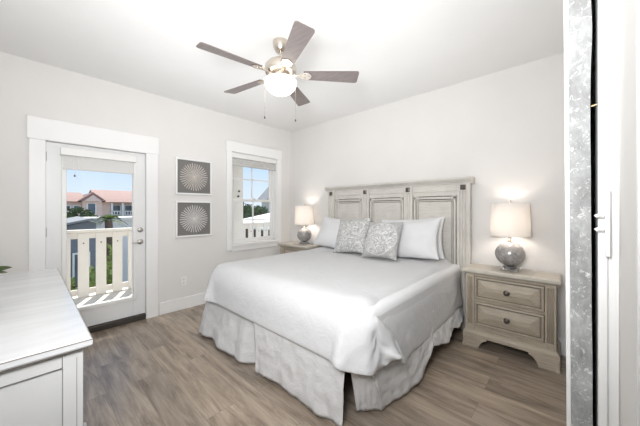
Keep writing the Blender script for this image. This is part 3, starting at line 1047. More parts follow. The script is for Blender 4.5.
# duvet: one continuous cloth draped over the mattress, a grid of 39 x 47 cloth points;
# each number is the step in half millimetres from the point before it in its row
DUVET_X = [
203,28,-18,39,40,77,99,72,75,90,102,113,114,114,115,114,115,114,116,114,115,115,115,114,115,114,115,115,114,114,115,115,115,114,115,114,111,75,93,33,
78,87,35,-2,-21,-11,12,184,-1,34,29,54,46,96,88,76,92,107,114,115,114,115,114,115,115,114,115,114,115,115,115,114,115,114,115,114,115,115,114,115,114,
115,114,113,81,90,37,95,63,31,7,7,9,-18,150,10,42,27,69,30,88,97,85,94,113,114,115,114,115,114,115,114,115,115,114,115,115,114,115,114,115,114,115,115,
114,115,114,115,114,114,114,92,73,83,60,80,-36,45,11,-29,78,114,17,40,87,29,41,66,96,98,102,115,114,114,116,114,114,114,115,114,115,115,115,114,115,
115,114,115,114,115,115,114,115,114,114,114,115,114,104,75,98,81,17,22,-46,65,6,30,50,65,39,92,75,9,57,85,106,112,114,114,115,114,115,114,115,115,114,
114,116,114,114,114,117,114,115,114,115,114,115,115,114,115,114,114,115,113,94,99,53,-23,16,-6,63,69,26,110,35,17,69,75,77,18,68,103,116,115,114,114,
114,115,115,114,116,115,114,115,115,114,115,115,114,115,115,115,114,115,115,115,115,115,115,115,114,106,92,50,26,20,4,-4,111,61,172,30,29,18,22,69,70,
65,95,116,114,115,115,114,115,115,115,115,115,115,115,114,115,114,116,114,115,114,115,115,115,115,115,115,115,116,116,116,104,66,80,32,12,37,45,8,77,
160,28,6,14,56,46,75,110,76,114,115,114,115,115,115,115,114,115,114,117,114,115,115,114,115,115,114,115,114,115,115,115,115,115,115,116,115,114,105,55,
46,93,24,3,23,46,11,143,24,31,34,27,43,66,96,116,105,115,115,114,115,115,114,115,114,116,115,115,115,114,115,115,114,115,115,114,115,115,114,115,115,
115,114,115,114,99,78,31,49,53,37,-47,6,37,210,17,11,5,17,41,66,93,111,114,115,115,114,115,114,115,115,115,115,114,115,115,114,115,115,115,114,115,115,
115,114,115,115,114,115,114,114,114,108,74,56,4,10,63,77,-42,-36,216,11,1,13,16,45,65,93,111,114,115,115,114,115,114,115,115,115,114,115,115,114,115,
115,114,115,114,115,115,115,114,115,116,114,114,114,114,112,102,83,53,37,-26,3,72,81,11,215,3,8,12,21,43,65,93,111,114,115,114,115,115,114,115,115,114,
115,115,114,115,115,114,115,114,114,116,114,116,114,114,116,114,114,114,114,115,101,77,48,27,35,-34,7,66,80,214,3,10,19,14,41,65,94,111,114,115,114,
115,115,114,115,115,114,115,114,115,115,114,115,114,115,114,115,115,115,114,115,115,114,114,115,114,114,104,76,49,17,5,46,-36,18,75,214,9,13,11,13,41,
65,94,111,114,115,114,115,115,114,115,115,114,115,114,115,114,115,114,115,114,115,115,115,114,115,114,115,114,115,114,115,114,102,78,49,25,-2,17,22,
-24,39,215,10,11,11,13,41,65,94,111,114,115,115,114,115,115,114,115,114,115,114,115,114,115,115,114,115,114,115,114,115,114,114,115,115,115,114,115,
114,102,81,46,15,22,-10,35,-16,8,215,10,11,11,13,41,65,94,111,114,115,115,115,115,114,114,115,114,115,114,115,114,115,114,115,115,114,114,115,114,115,
114,115,115,114,115,114,114,103,78,51,13,14,5,5,21,-13,215,10,11,10,14,41,66,92,113,114,114,115,115,114,115,114,115,114,115,114,115,114,115,114,115,
115,114,114,115,114,115,114,114,115,115,114,115,114,104,78,48,16,5,19,-7,24,-11,215,10,11,11,12,42,66,94,111,115,114,114,115,115,114,115,114,115,114,
115,114,114,115,114,115,115,114,114,115,114,115,114,114,115,115,114,115,113,104,79,48,16,5,10,4,11,-1,215,10,11,11,13,42,66,94,110,115,115,114,114,115,
114,115,115,114,114,115,114,114,115,114,115,115,114,114,115,114,115,114,115,114,115,114,115,113,104,79,49,15,5,6,8,5,5,215,11,10,11,13,42,66,94,111,
115,114,114,114,116,114,114,115,114,114,115,114,115,114,115,115,114,114,114,115,114,115,114,115,115,114,114,115,113,103,80,48,16,5,6,6,6,6,215,11,10,
11,13,42,67,94,111,114,114,115,114,115,114,115,114,114,115,114,114,115,115,114,115,114,114,115,114,114,115,114,115,114,115,114,115,113,103,79,49,16,5,
9,3,6,6,215,11,9,11,14,43,66,94,111,115,114,114,115,114,114,115,114,115,114,114,115,114,115,114,114,115,114,114,115,114,115,114,114,115,114,115,114,
114,104,78,49,16,5,7,5,6,6,215,11,1,20,13,43,66,95,111,114,114,115,114,115,114,114,115,114,114,115,114,114,115,114,114,114,115,115,114,114,115,114,114,
115,114,114,115,114,103,79,49,16,5,6,6,6,6,215,11,2,19,13,44,66,95,111,114,114,114,115,114,114,115,114,114,115,114,114,114,114,115,114,115,114,114,115,
114,114,115,114,115,114,114,115,113,104,78,50,16,5,6,6,6,6,215,11,7,14,13,45,66,96,109,114,115,114,114,115,114,114,114,115,114,114,114,114,114,115,114,
114,115,114,114,115,114,115,114,114,114,115,114,113,104,79,50,16,5,6,6,6,6,216,10,10,11,15,44,67,95,109,114,115,114,114,114,115,114,114,114,114,114,
114,115,114,114,114,115,114,114,114,114,115,115,114,114,114,114,114,114,103,79,52,15,5,8,4,6,6,216,11,10,11,14,45,67,96,108,114,115,114,114,114,115,
114,113,114,114,114,114,115,115,113,115,115,112,115,114,114,114,115,114,115,114,114,114,114,102,79,52,15,6,14,-2,8,3,216,11,11,10,14,47,68,96,106,115,
114,114,114,114,115,114,113,115,112,114,114,115,114,114,114,114,114,114,114,115,114,115,114,114,114,114,114,114,102,79,51,17,6,16,-4,11,0,216,11,11,10,
15,48,69,95,106,115,114,115,113,114,114,114,113,114,113,114,114,114,115,113,114,114,114,114,114,115,114,114,114,114,114,114,114,114,101,80,52,17,7,12,
-2,16,-4,217,10,11,10,16,48,70,96,107,113,114,114,114,114,114,113,114,111,114,114,115,114,114,114,112,114,114,114,114,114,114,115,115,113,114,114,114,
114,100,81,52,18,16,-2,5,17,-7,217,11,11,11,16,49,64,101,109,113,113,113,113,114,114,114,114,115,108,115,114,114,114,114,110,115,114,114,114,115,112,
115,116,114,113,113,114,114,101,80,54,18,17,-6,15,9,-6,218,5,16,11,18,43,68,105,109,114,113,114,108,114,114,114,115,115,114,108,113,114,113,113,113,
114,114,114,113,114,114,114,114,114,113,114,114,111,100,83,53,26,5,2,28,-11,0,219,-1,22,11,18,51,69,96,113,113,114,114,114,104,114,115,115,115,114,113,
109,110,114,114,112,113,114,113,115,115,111,112,114,114,115,114,112,107,105,82,54,28,2,14,22,-19,6,219,11,1,20,21,52,77,96,108,110,114,114,115,114,102,
114,115,115,114,114,114,108,108,114,114,112,112,114,113,111,114,115,112,114,114,114,108,108,105,87,54,26,5,34,-23,6,6,220,11,10,10,24,54,79,103,109,
105,109,114,114,114,114,100,114,115,114,114,115,113,106,109,114,113,111,108,115,113,115,111,114,114,114,105,106,115,109,86,56,27,18,-4,3,6,6,221,11,10,
11,26,55,81,105,112,105,107,110,113,113,113,115,98,115,114,114,114,114,96,115,114,106,113,114,113,114,116,107,114,114,105,105,114,115,110,83,61,29,7,5,
6,6,5,213,15,13,11,30,58,83,106,114,105,106,112,108,112,113,111,114,100,113,115,113,104,103,114,114,106,114,113,114,114,110,108,113,106,106,114,113,
114,103,91,63,33,6,8,14,19,15,219,15,20,18,27,61,81,95,114,111,109,104,113,109,107,110,114,109,106,114,111,96,111,115,114,102,113,114,113,107,107,109,
108,112,110,110,109,105,113,82,65,34,9,10,11,8,9,290,12,10,3,34,56,80,85,90,108,109,109,108,109,109,108,109,109,109,108,109,109,108,109,109,108,109,
109,108,109,109,109,108,109,109,108,109,109,78,78,69,41,-5,3,7,6,5,
]
DUVET_Y = [
475,-19,-61,-24,-70,-50,-23,-76,-70,66,48,21,4,0,0,0,0,0,0,0,0,0,0,0,0,0,0,1,0,0,0,0,0,0,-1,-5,-23,-81,1,97,65,45,69,58,62,41,54,502,-69,-30,-29,-30,
-62,-28,-56,-69,64,36,7,0,0,0,0,0,0,0,0,0,0,0,0,0,0,0,0,0,0,0,0,0,-3,4,0,-13,-75,23,94,44,52,72,52,41,42,77,545,-80,-54,-29,-1,-65,-35,-41,-63,61,12,0,
-6,6,0,0,0,0,0,0,0,0,0,0,1,0,0,0,0,0,0,0,0,0,0,0,-1,-62,45,56,75,49,63,39,38,55,57,576,-81,-63,2,-19,-45,-60,-35,-49,37,0,-4,6,0,-1,0,1,0,-2,1,1,-1,0,
0,0,-1,2,0,-1,1,0,-3,2,0,-1,1,-3,-29,57,42,60,62,45,30,57,68,71,612,-59,-61,-26,-19,-35,-49,-48,-32,12,0,1,0,0,1,0,-1,0,0,1,-1,0,1,-1,1,0,0,0,0,0,2,-2,
1,-1,2,-1,0,-10,47,41,64,67,46,28,58,24,88,617,-14,-35,-61,-20,-21,-33,-51,-29,1,0,1,0,0,0,1,-2,1,0,0,0,0,0,0,1,0,-1,2,0,0,0,0,1,0,1,0,-2,10,27,48,62,
36,25,36,99,-10,40,558,-12,-6,2,-14,-18,-4,-38,-32,-1,1,0,0,0,0,0,0,0,0,0,0,0,0,0,1,0,0,1,0,1,0,0,1,0,1,1,1,10,27,54,29,25,23,47,64,32,68,609,12,-13,
-6,1,-27,-2,9,-39,-4,0,0,0,0,0,0,0,0,0,0,0,1,0,0,0,0,1,0,0,1,1,0,0,1,1,1,2,9,26,40,-20,55,32,58,51,40,-22,697,2,-6,-7,-3,-19,-2,-3,5,-10,0,0,0,0,0,0,
-1,0,1,0,0,0,0,0,0,1,0,1,1,0,0,0,1,0,1,1,3,6,25,-8,6,3,96,18,35,4,32,780,5,6,5,-17,-2,-2,-3,-2,-1,-1,-1,0,0,0,1,0,-1,0,1,-1,1,0,0,0,1,0,1,0,1,1,0,0,0,
2,1,1,3,4,4,10,4,0,87,22,15,2,894,5,6,-11,-1,-2,-3,-2,-2,-1,-1,-1,0,0,0,0,0,0,0,0,0,0,1,0,0,1,0,1,0,1,0,1,1,0,1,1,1,2,2,2,2,11,5,-4,55,22,-44,1008,6,
-4,-2,-1,-3,-2,-2,-2,-1,-1,0,0,-1,0,0,0,0,0,0,0,0,0,1,0,0,1,0,1,0,1,1,0,1,1,0,2,2,1,1,2,1,8,5,-5,11,16,1123,1,-2,-1,-1,-2,-2,-2,-2,-1,-1,0,0,-1,0,0,0,
-1,0,0,0,1,0,0,1,0,1,0,0,1,1,1,0,2,0,0,1,2,2,0,1,3,-1,5,3,-5,13,1237,0,-1,-1,-1,-2,-2,-2,-2,-1,-1,0,0,-1,-1,0,0,0,0,0,0,0,1,0,0,1,0,1,1,0,1,1,1,1,1,0,
1,1,1,1,1,1,1,1,3,-1,-2,1351,0,-1,-1,-2,-1,-2,-2,-1,-2,-1,0,-1,0,0,0,-1,0,0,0,0,0,0,1,0,1,0,0,1,1,0,1,1,1,1,1,1,2,0,1,1,0,1,1,3,0,-4,1465,0,-1,-2,-1,
-1,-3,-1,-1,-2,-1,0,-1,0,0,0,-1,0,0,0,-1,1,0,0,1,0,1,0,1,1,0,1,1,1,1,1,1,1,1,1,0,1,1,1,1,0,-2,1580,-1,-1,-2,-1,-1,-3,-2,0,-2,-1,0,-1,0,0,-1,0,0,0,-1,0,
0,1,0,0,1,0,1,1,1,0,1,1,1,0,1,2,1,1,2,0,0,1,1,0,1,-2,1694,-1,-1,-1,-2,-2,-2,-2,-1,0,-2,0,-1,0,-1,0,0,-1,0,0,0,0,0,0,1,1,0,1,1,1,0,1,0,1,1,1,2,0,2,1,1,
0,0,1,1,1,-1,1809,-1,-1,-2,-2,-2,-1,-2,-2,-1,-1,-1,0,-1,0,0,0,-1,0,0,0,0,0,0,1,0,1,1,0,1,1,0,1,1,1,1,1,1,1,2,0,1,1,1,1,0,0,1923,-1,-1,-2,-2,-2,-1,-2,
-2,-1,-1,-1,0,-1,0,0,-1,0,0,0,0,0,0,0,1,0,1,0,1,1,0,1,1,0,2,1,1,0,2,1,2,0,1,1,1,1,-1,2038,-1,-2,-2,-2,-2,-2,-1,-1,-2,-1,-1,0,-1,0,0,-1,0,0,0,0,0,0,1,0,
0,0,1,1,1,0,1,0,1,1,1,1,1,1,2,1,1,1,2,0,1,0,2153,-2,-2,-2,-2,-2,-2,-1,-2,-1,-1,-1,0,-1,0,0,-1,0,-1,0,0,1,0,0,0,0,1,1,0,1,1,1,1,0,1,1,1,0,2,2,1,1,1,1,2,
0,1,2267,-1,-2,-3,-2,-2,-2,-1,-2,-1,-1,-1,0,-1,-1,0,0,-1,0,0,0,0,1,0,0,1,0,1,0,1,0,1,1,1,1,1,0,1,1,2,2,1,1,2,1,1,0,2382,-2,-2,-3,-2,-2,-2,-2,-1,-1,-1,
-1,-1,0,-1,0,0,-1,0,0,0,0,0,1,0,0,1,0,1,1,0,1,1,0,1,1,1,1,1,2,1,2,1,2,1,1,1,2498,-2,-2,-4,-3,-2,-2,-2,-1,-1,-1,-1,-1,-1,0,-1,0,0,-1,1,0,0,0,0,0,1,0,1,
1,0,1,1,0,1,1,1,0,1,2,1,2,2,1,2,1,1,2,2613,-2,-3,-3,-3,-3,-2,-2,-1,-1,-1,-1,-1,-1,-1,0,0,0,0,0,-1,0,1,0,0,1,2,-1,0,1,1,0,1,1,1,1,1,0,1,2,2,2,1,2,1,2,2,
2728,-3,-3,-3,-3,-3,-1,-3,-2,-1,-1,0,-1,-1,-1,0,0,0,0,-1,0,0,0,1,1,0,0,1,0,1,0,1,1,0,1,1,2,1,1,1,2,2,1,2,2,1,3,2843,-3,-4,-3,-3,-3,-2,-2,-2,-1,-1,-1,
-1,0,-1,-1,0,0,1,-1,0,-1,1,1,0,1,0,0,1,0,1,0,1,1,1,1,1,1,1,2,2,2,1,2,2,1,3,2959,-4,-4,-4,-3,-3,-2,-2,-2,-1,-1,-1,-1,-1,-1,0,-1,1,0,0,-1,0,0,1,1,1,0,0,
0,1,1,0,2,1,1,0,2,0,1,2,2,2,2,1,2,3,2,3074,-5,-4,-4,-3,-3,-2,-2,-2,-1,-2,0,-1,-1,-1,-1,-1,2,1,-1,-1,0,0,0,2,1,0,0,0,1,1,0,1,1,1,1,2,1,0,1,2,3,2,1,2,3,
3,3189,-5,-4,-4,-4,-4,-2,-2,-1,-2,-1,-2,1,-1,0,-2,-1,-2,4,0,-1,-1,1,0,0,2,0,1,0,0,1,1,0,2,0,2,1,1,0,1,3,3,2,1,2,3,3,3303,-5,-4,-4,-5,-4,-2,-1,-2,-2,-2,
-3,4,-1,-1,-1,-2,-2,-1,5,0,-1,0,0,1,2,0,0,0,1,1,1,1,0,-1,3,2,0,-2,4,3,3,2,2,0,3,5,3418,-6,-4,-5,-4,-5,-5,-1,2,-3,-2,-3,-4,8,-1,-1,-2,-2,-2,-1,4,2,-1,
-1,1,3,1,0,0,-1,-2,7,2,-1,-1,3,-2,-2,3,3,3,4,2,3,0,2,5,3531,-6,-4,-4,-4,-5,-7,-5,3,3,-3,-4,-3,-4,11,-1,-2,-3,-1,-1,-2,3,3,-1,0,3,2,0,-4,-3,0,2,6,4,1,1,
-5,-1,5,3,4,3,3,1,-1,4,6,3645,-6,-4,-3,-6,-5,-6,-7,-6,8,2,-3,-4,-3,-3,12,-1,-2,-2,-1,-2,0,2,3,-1,1,1,-5,1,1,1,2,3,3,4,-7,-5,6,5,4,4,3,2,-2,3,5,6,3759,
-6,-5,-4,-4,-5,-7,-7,-7,2,4,2,-5,-1,-4,-2,14,-2,-2,-2,-1,-1,0,2,2,-5,1,1,2,1,0,-1,6,4,-6,-7,4,6,3,7,4,2,-1,3,3,5,5,3872,-6,-5,-3,-4,-5,-8,-7,-6,-6,8,
-2,-3,2,-1,-2,-2,14,-3,-2,-1,-5,5,1,-4,2,0,2,1,1,-3,3,4,-3,-7,3,-3,8,6,9,5,2,-2,2,3,2,3,3968,2,-1,-1,-2,-5,-8,-11,-4,-3,-6,12,-3,-9,9,-3,-1,3,9,-3,-2,
-5,6,1,-4,-2,6,1,-1,-3,0,0,4,-4,-6,-1,2,9,8,9,6,3,-2,0,2,0,-1,4055,5,6,7,-13,0,-7,-6,-7,0,0,0,0,0,0,0,0,0,0,0,0,0,0,0,0,0,0,0,0,0,0,0,0,0,0,0,0,0,11,9,
9,8,-8,-4,-1,-1,-4,
]
DUVET_Z = [
417,-9,-18,-22,-12,-7,-3,18,26,-24,-14,-4,-1,0,0,-1,1,0,-1,0,1,0,-1,1,0,1,0,1,1,1,0,1,0,1,1,2,7,23,-14,-47,-21,4,-28,-18,-12,21,-7,424,87,-7,-13,-20,
-7,-6,11,25,-24,-9,-1,0,0,0,-1,1,0,-1,1,0,0,0,1,0,0,0,1,1,0,1,0,1,2,0,1,4,21,-23,-45,-19,-13,-18,-9,5,7,-93,433,90,104,-13,-26,-8,-9,5,21,-22,-2,0,1,
-1,-1,0,1,0,-1,1,0,0,0,0,1,0,0,1,1,0,1,0,1,1,1,1,2,17,-35,-34,-20,-18,-14,9,-9,-94,-86,434,94,106,82,-14,-11,-5,-2,16,-14,0,0,-1,2,0,-1,0,0,0,0,0,0,0,
1,0,0,0,1,1,0,0,1,1,1,1,2,1,9,-42,-30,-18,-28,4,-5,-87,-102,-79,456,88,96,68,96,4,-12,-3,7,-5,0,-1,1,1,-1,1,-1,0,0,0,0,0,0,1,0,0,0,1,0,1,0,2,-1,1,1,2,
0,1,-45,-21,-27,-27,10,-108,-92,-76,-47,402,115,117,67,102,84,5,-1,0,1,0,1,0,0,0,0,0,0,-1,0,1,0,0,0,0,0,1,0,1,0,0,1,0,1,1,1,1,-11,-33,-29,-18,-17,-98,
-118,-72,-51,-69,347,114,116,120,92,104,99,-15,-7,1,1,0,0,0,0,0,0,0,0,0,0,0,0,0,0,1,0,0,0,1,0,0,0,1,0,1,1,-12,-37,-35,10,-103,-111,-80,-90,-78,-28,328,
110,115,117,96,105,93,49,2,0,1,0,1,-1,0,0,0,0,0,1,0,-1,0,0,0,1,0,-1,1,0,0,1,-1,0,1,0,1,-9,-32,-24,-98,-59,-110,-78,-78,-98,-98,315,112,110,110,112,79,
95,65,25,1,0,0,0,0,0,0,0,0,0,0,0,0,0,0,0,0,0,0,0,0,0,0,0,0,0,0,0,4,-16,-82,-111,-104,-29,-94,-97,-109,-102,298,113,114,114,93,106,93,64,26,3,0,0,0,0,0,
0,0,0,0,0,0,0,0,0,0,0,0,0,0,0,0,0,0,0,0,0,3,-10,-30,-82,-89,-113,-111,-39,-78,-104,-108,291,114,114,101,113,105,93,65,26,2,0,0,0,0,0,0,0,0,0,0,0,0,0,0,
0,0,0,0,0,0,0,0,0,0,0,0,0,-12,-47,-72,-99,-98,-111,-114,-62,-75,-104,285,114,108,112,113,106,93,65,26,2,0,0,0,0,0,0,0,0,0,0,0,0,0,0,0,0,0,0,0,0,0,0,0,
0,0,0,3,-11,-52,-81,-97,-110,-102,-108,-114,-90,-79,280,112,113,113,113,106,94,65,27,1,0,0,0,0,0,0,0,0,0,0,0,0,0,0,0,0,0,0,0,0,0,0,0,0,0,0,1,-10,-49,
-84,-102,-108,-114,-105,-109,-113,-84,277,114,113,114,113,106,94,65,27,1,0,0,0,0,0,0,0,0,0,0,0,0,0,0,0,0,0,0,0,0,0,0,0,0,0,0,0,-10,-49,-83,-103,-111,
-113,-111,-109,-111,-107,276,114,114,114,113,106,94,64,28,1,0,0,0,0,0,0,0,0,0,0,0,0,0,0,0,0,0,0,0,0,0,0,0,0,0,0,0,-10,-49,-81,-105,-114,-112,-114,-107,
-112,-113,276,114,114,114,113,106,94,64,28,1,0,0,0,0,0,0,0,0,0,0,0,0,0,0,0,0,0,0,0,0,0,0,0,0,0,0,0,-11,-49,-82,-102,-115,-114,-113,-113,-111,-112,276,
114,114,114,113,106,94,66,26,1,0,0,0,0,0,0,0,0,0,0,0,0,0,0,0,0,0,0,0,0,0,0,0,0,0,0,0,-13,-46,-84,-103,-114,-114,-112,-114,-112,-114,277,114,113,114,
114,106,93,65,27,1,0,0,0,0,0,0,0,0,0,0,0,0,0,0,0,0,0,0,0,0,0,0,0,0,0,0,1,-15,-47,-82,-103,-114,-114,-113,-114,-113,-115,278,113,114,114,113,106,94,65,
26,1,0,0,0,0,0,0,0,0,0,0,0,0,0,0,0,0,0,0,0,0,0,0,0,0,0,0,2,-14,-49,-82,-103,-113,-114,-114,-114,-114,-115,278,114,114,113,114,105,94,65,26,1,0,0,0,0,0,
0,0,0,0,0,0,0,0,0,0,0,0,0,0,0,0,0,0,0,0,0,0,-13,-48,-82,-103,-113,-114,-114,-114,-114,-114,279,114,113,114,113,106,94,64,26,1,0,0,0,0,0,0,0,0,0,0,0,0,
0,0,0,0,0,0,0,0,0,0,-1,1,0,0,0,-11,-49,-82,-103,-114,-114,-114,-114,-114,-115,280,114,114,113,114,105,94,64,25,1,0,0,0,0,0,0,0,0,0,0,0,0,0,0,0,0,0,0,0,
0,0,0,0,0,0,0,0,-11,-48,-83,-103,-113,-114,-114,-115,-114,-114,282,114,114,112,114,105,93,64,25,1,0,0,0,0,0,0,0,0,0,0,0,0,0,0,0,0,0,0,0,0,0,0,0,0,0,0,
0,-12,-47,-83,-103,-112,-115,-114,-115,-114,-114,283,114,114,113,113,105,93,64,25,0,0,0,0,0,0,0,0,0,0,0,0,0,0,0,0,0,0,0,0,0,0,0,0,0,0,0,0,-11,-47,-83,
-103,-112,-115,-114,-115,-114,-114,284,114,114,113,113,106,92,63,25,0,0,0,0,0,0,0,0,0,0,0,0,0,0,0,0,0,0,0,0,0,0,0,0,0,0,0,0,-10,-48,-82,-103,-112,-114,
-115,-114,-114,-114,287,113,114,114,113,105,92,62,24,0,0,0,0,0,0,0,0,0,0,0,0,0,0,0,0,8,-8,0,0,0,0,0,0,0,0,0,0,-8,-49,-82,-102,-113,-115,-114,-114,-114,
-114,290,113,114,113,113,105,92,61,23,0,0,0,0,0,0,0,0,0,0,0,0,0,7,-7,0,0,0,0,0,0,0,0,0,0,0,0,0,-5,-51,-82,-102,-113,-114,-113,-115,-114,-114,293,114,
113,114,113,104,90,61,22,0,0,0,0,0,0,0,0,0,0,0,0,0,0,0,0,0,0,0,0,0,0,0,0,0,0,0,6,-9,-52,-82,-102,-112,-114,-113,-114,-114,-114,296,114,114,113,113,104,
88,61,21,0,0,0,0,0,0,0,9,-9,0,0,0,0,0,7,-7,6,-6,0,0,0,0,0,0,0,0,0,0,0,-55,-80,-102,-112,-114,-113,-114,-113,-114,301,114,113,114,112,104,86,60,20,0,0,
0,0,0,0,0,0,1,-1,0,0,0,0,1,-1,0,0,0,0,0,0,0,0,0,0,0,0,2,-56,-79,-101,-112,-113,-114,-113,-113,-114,307,113,114,113,112,102,92,53,18,9,-9,14,-14,0,0,0,
0,0,0,0,0,0,0,0,0,0,0,0,0,0,0,0,0,0,11,-11,0,2,-55,-77,-100,-113,-113,-114,-112,-113,-113,313,114,112,114,112,105,91,44,19,0,10,-10,0,0,0,0,0,0,0,5,-5,
0,9,6,-15,0,0,0,0,0,0,0,0,12,-12,0,0,-8,-41,-77,-101,-111,-114,-114,-110,-113,-114,320,114,112,113,112,102,91,59,6,-5,0,5,-5,0,0,0,0,0,0,0,27,-25,-2,0,
14,-14,0,0,0,7,17,-21,-3,0,0,0,0,-4,-42,-77,-100,-110,-115,-113,-110,-112,-114,327,114,113,112,111,102,84,60,23,-22,0,0,0,0,0,0,0,0,0,0,0,32,-32,0,0,
16,-16,5,21,-23,-3,0,17,-1,-11,-5,26,-31,-40,-72,-100,-111,-114,-109,-111,-115,-115,335,113,113,112,112,100,81,47,34,0,-23,0,0,0,0,0,0,0,0,0,0,9,13,
-22,8,-8,27,-26,-1,0,0,2,-2,0,0,29,-29,-4,-31,-76,-100,-111,-111,-111,-114,-115,-115,342,113,114,113,110,100,79,45,22,2,7,-23,13,-13,0,1,-1,0,0,0,0,8,
-6,-2,0,11,-11,0,7,-7,7,-3,-4,4,25,-29,0,0,-28,-79,-97,-110,-111,-115,-114,-115,-114,348,114,113,114,111,99,78,42,14,43,-38,14,-5,-9,-11,-2,3,-4,0,4,
-4,41,-41,8,-3,3,-5,-3,4,-4,25,-25,12,15,-27,6,19,-7,-47,-71,-96,-110,-115,-115,-113,-113,-113,348,115,112,113,111,97,82,65,11,15,22,-44,4,26,-34,5,-4,
-10,-12,10,3,28,-25,-10,5,0,-14,-3,22,21,-35,-3,22,-10,28,4,-2,-44,-18,-79,-95,-109,-115,-114,-114,-114,-114,337,115,114,114,98,89,81,78,75,4,6,-11,-3,
1,-4,-3,0,-11,0,9,-4,8,2,-11,-2,-2,-11,5,-1,-11,4,6,0,13,-4,-2,2,-13,-87,-83,-90,-97,-113,-114,-114,-115,-114,
]
pts = []
for j in range(39):
    ax = ay = az = 0
    for i in range(47):
        k = j * 47 + i
        ax += DUVET_X[k]
        ay += DUVET_Y[k]
        az += DUVET_Z[k]
        pts.append((-2.9 + ax / 2000, 1.1 + ay / 2000, 0.25 + az / 2000))
b = MB()
b.add(pts, [(j * 47 + i, j * 47 + i + 1, (j + 1) * 47 + i + 1, (j + 1) * 47 + i) for j in range(38) for i in range(46)])
duv = b.build('duvet', M['duvet'], None, smooth=180)
s = duv.modifiers.new('thickness', 'SOLIDIFY')
s.thickness = 0.016
s.offset = 0
s2 = duv.modifiers.new('smooth', 'SUBSURF')
s2.levels = 2
s2.render_levels = 2
tag(duv, 'thick plain white duvet spread over the bed and hanging over its foot', 'duvet')


# ------------------------------------------------------------------ pillows and cushions
def pillow(name, w, h, t, mat, loc, tilt, yaw=0.0, roll=0.0, seed=0.0, n=30, pinch=0.06, sag=0.0):
    def side(sg):
        def fn(u, v):
            a, c = 2 * u - 1, 2 * v - 1
            # spread the samples towards the seam
            a = math.sin(a * PI / 2)
            c = math.sin(c * PI / 2)
            th = (max(0, 1 - abs(a) ** 2.6) ** 0.55) * (max(0, 1 - abs(c) ** 2.6) ** 0.55)
            x = a * w / 2 * (1 - pinch * (1 - c * c))
            z = c * h / 2 * (1 - pinch * (1 - a * a))
            # fuller towards the bottom
            th *= 1.0 - 0.16 * c
            y = sg * t / 2 * th
            k = th ** 0.5
            y += sg * k * 0.006 * fbm((a * 2.4 + seed, c * 2.4, seed), 3)
            y += sg * k * 0.007 * math.sin(6 * (a * c) + seed) * (abs(a * c))
            z += -sag * (a * a) * max(0, c) + 0.004 * noise.noise(Vector((a * 3, seed, 1)))
            return Vector((x, y, z))
        return fn
    b = MB()
    b.grid(side(-1), n, n)
    b.grid(side(1), n, n)
    o = b.build(name, mat, None, merge=0.0005, smooth=180)
    o.location = loc
    o.rotation_euler = (-tilt, roll, yaw)
    s = o.modifiers.new('smooth', 'SUBSURF')
    s.levels = 1
    s.render_levels = 1
    return o


R_ = math.radians
p = pillow('bed_pillow', 0.80, 0.47, 0.19, M['white_cotton'], (-2.36, 2.96, 0.975), R_(26), 0.0, R_(5), 1.0, pinch=0.09)
tag(p, 'plump white pillow leaning on the headboard behind the first grey cushion, towards the small window', 'pillow', 'white bed pillows')
p = pillow('bed_pillow', 0.80, 0.47, 0.15, M['white_cotton'], (-1.385, 3.085, 0.985), R_(12), 0.0, R_(-4), 4.0, pinch=0.09)
tag(p, 'white pillow mostly hidden, rearmost against the headboard nearest the nightstand with two drawers in view', 'pillow', 'white bed pillows')
p = pillow('bed_pillow', 0.76, 0.46, 0.19, M['white_cotton'], (-1.355, 2.905, 0.980), R_(24), 0.0, R_(-6), 7.0, pinch=0.09)
tag(p, 'plump white pillow in front of another white pillow, beside the medallion cushion', 'pillow', 'white bed pillows')
p = pillow('throw_cushion', 0.47, 0.47, 0.19, M['damask_a'], (-1.995, 2.755, 0.992), R_(27), R_(3), R_(-5), 2.0, pinch=0.08)
tag(p, 'grey cushion with an all over pale scroll print and one raised corner', 'cushion', 'grey patterned cushions')
p = pillow('throw_cushion', 0.43, 0.44, 0.18, M['damask_b'], (-1.515, 2.655, 0.985), R_(26), R_(0), R_(-2), 5.0, pinch=0.08)
tag(p, 'grey cushion with one big round pale medallion in front of the white pillows', 'cushion', 'grey patterned cushions')


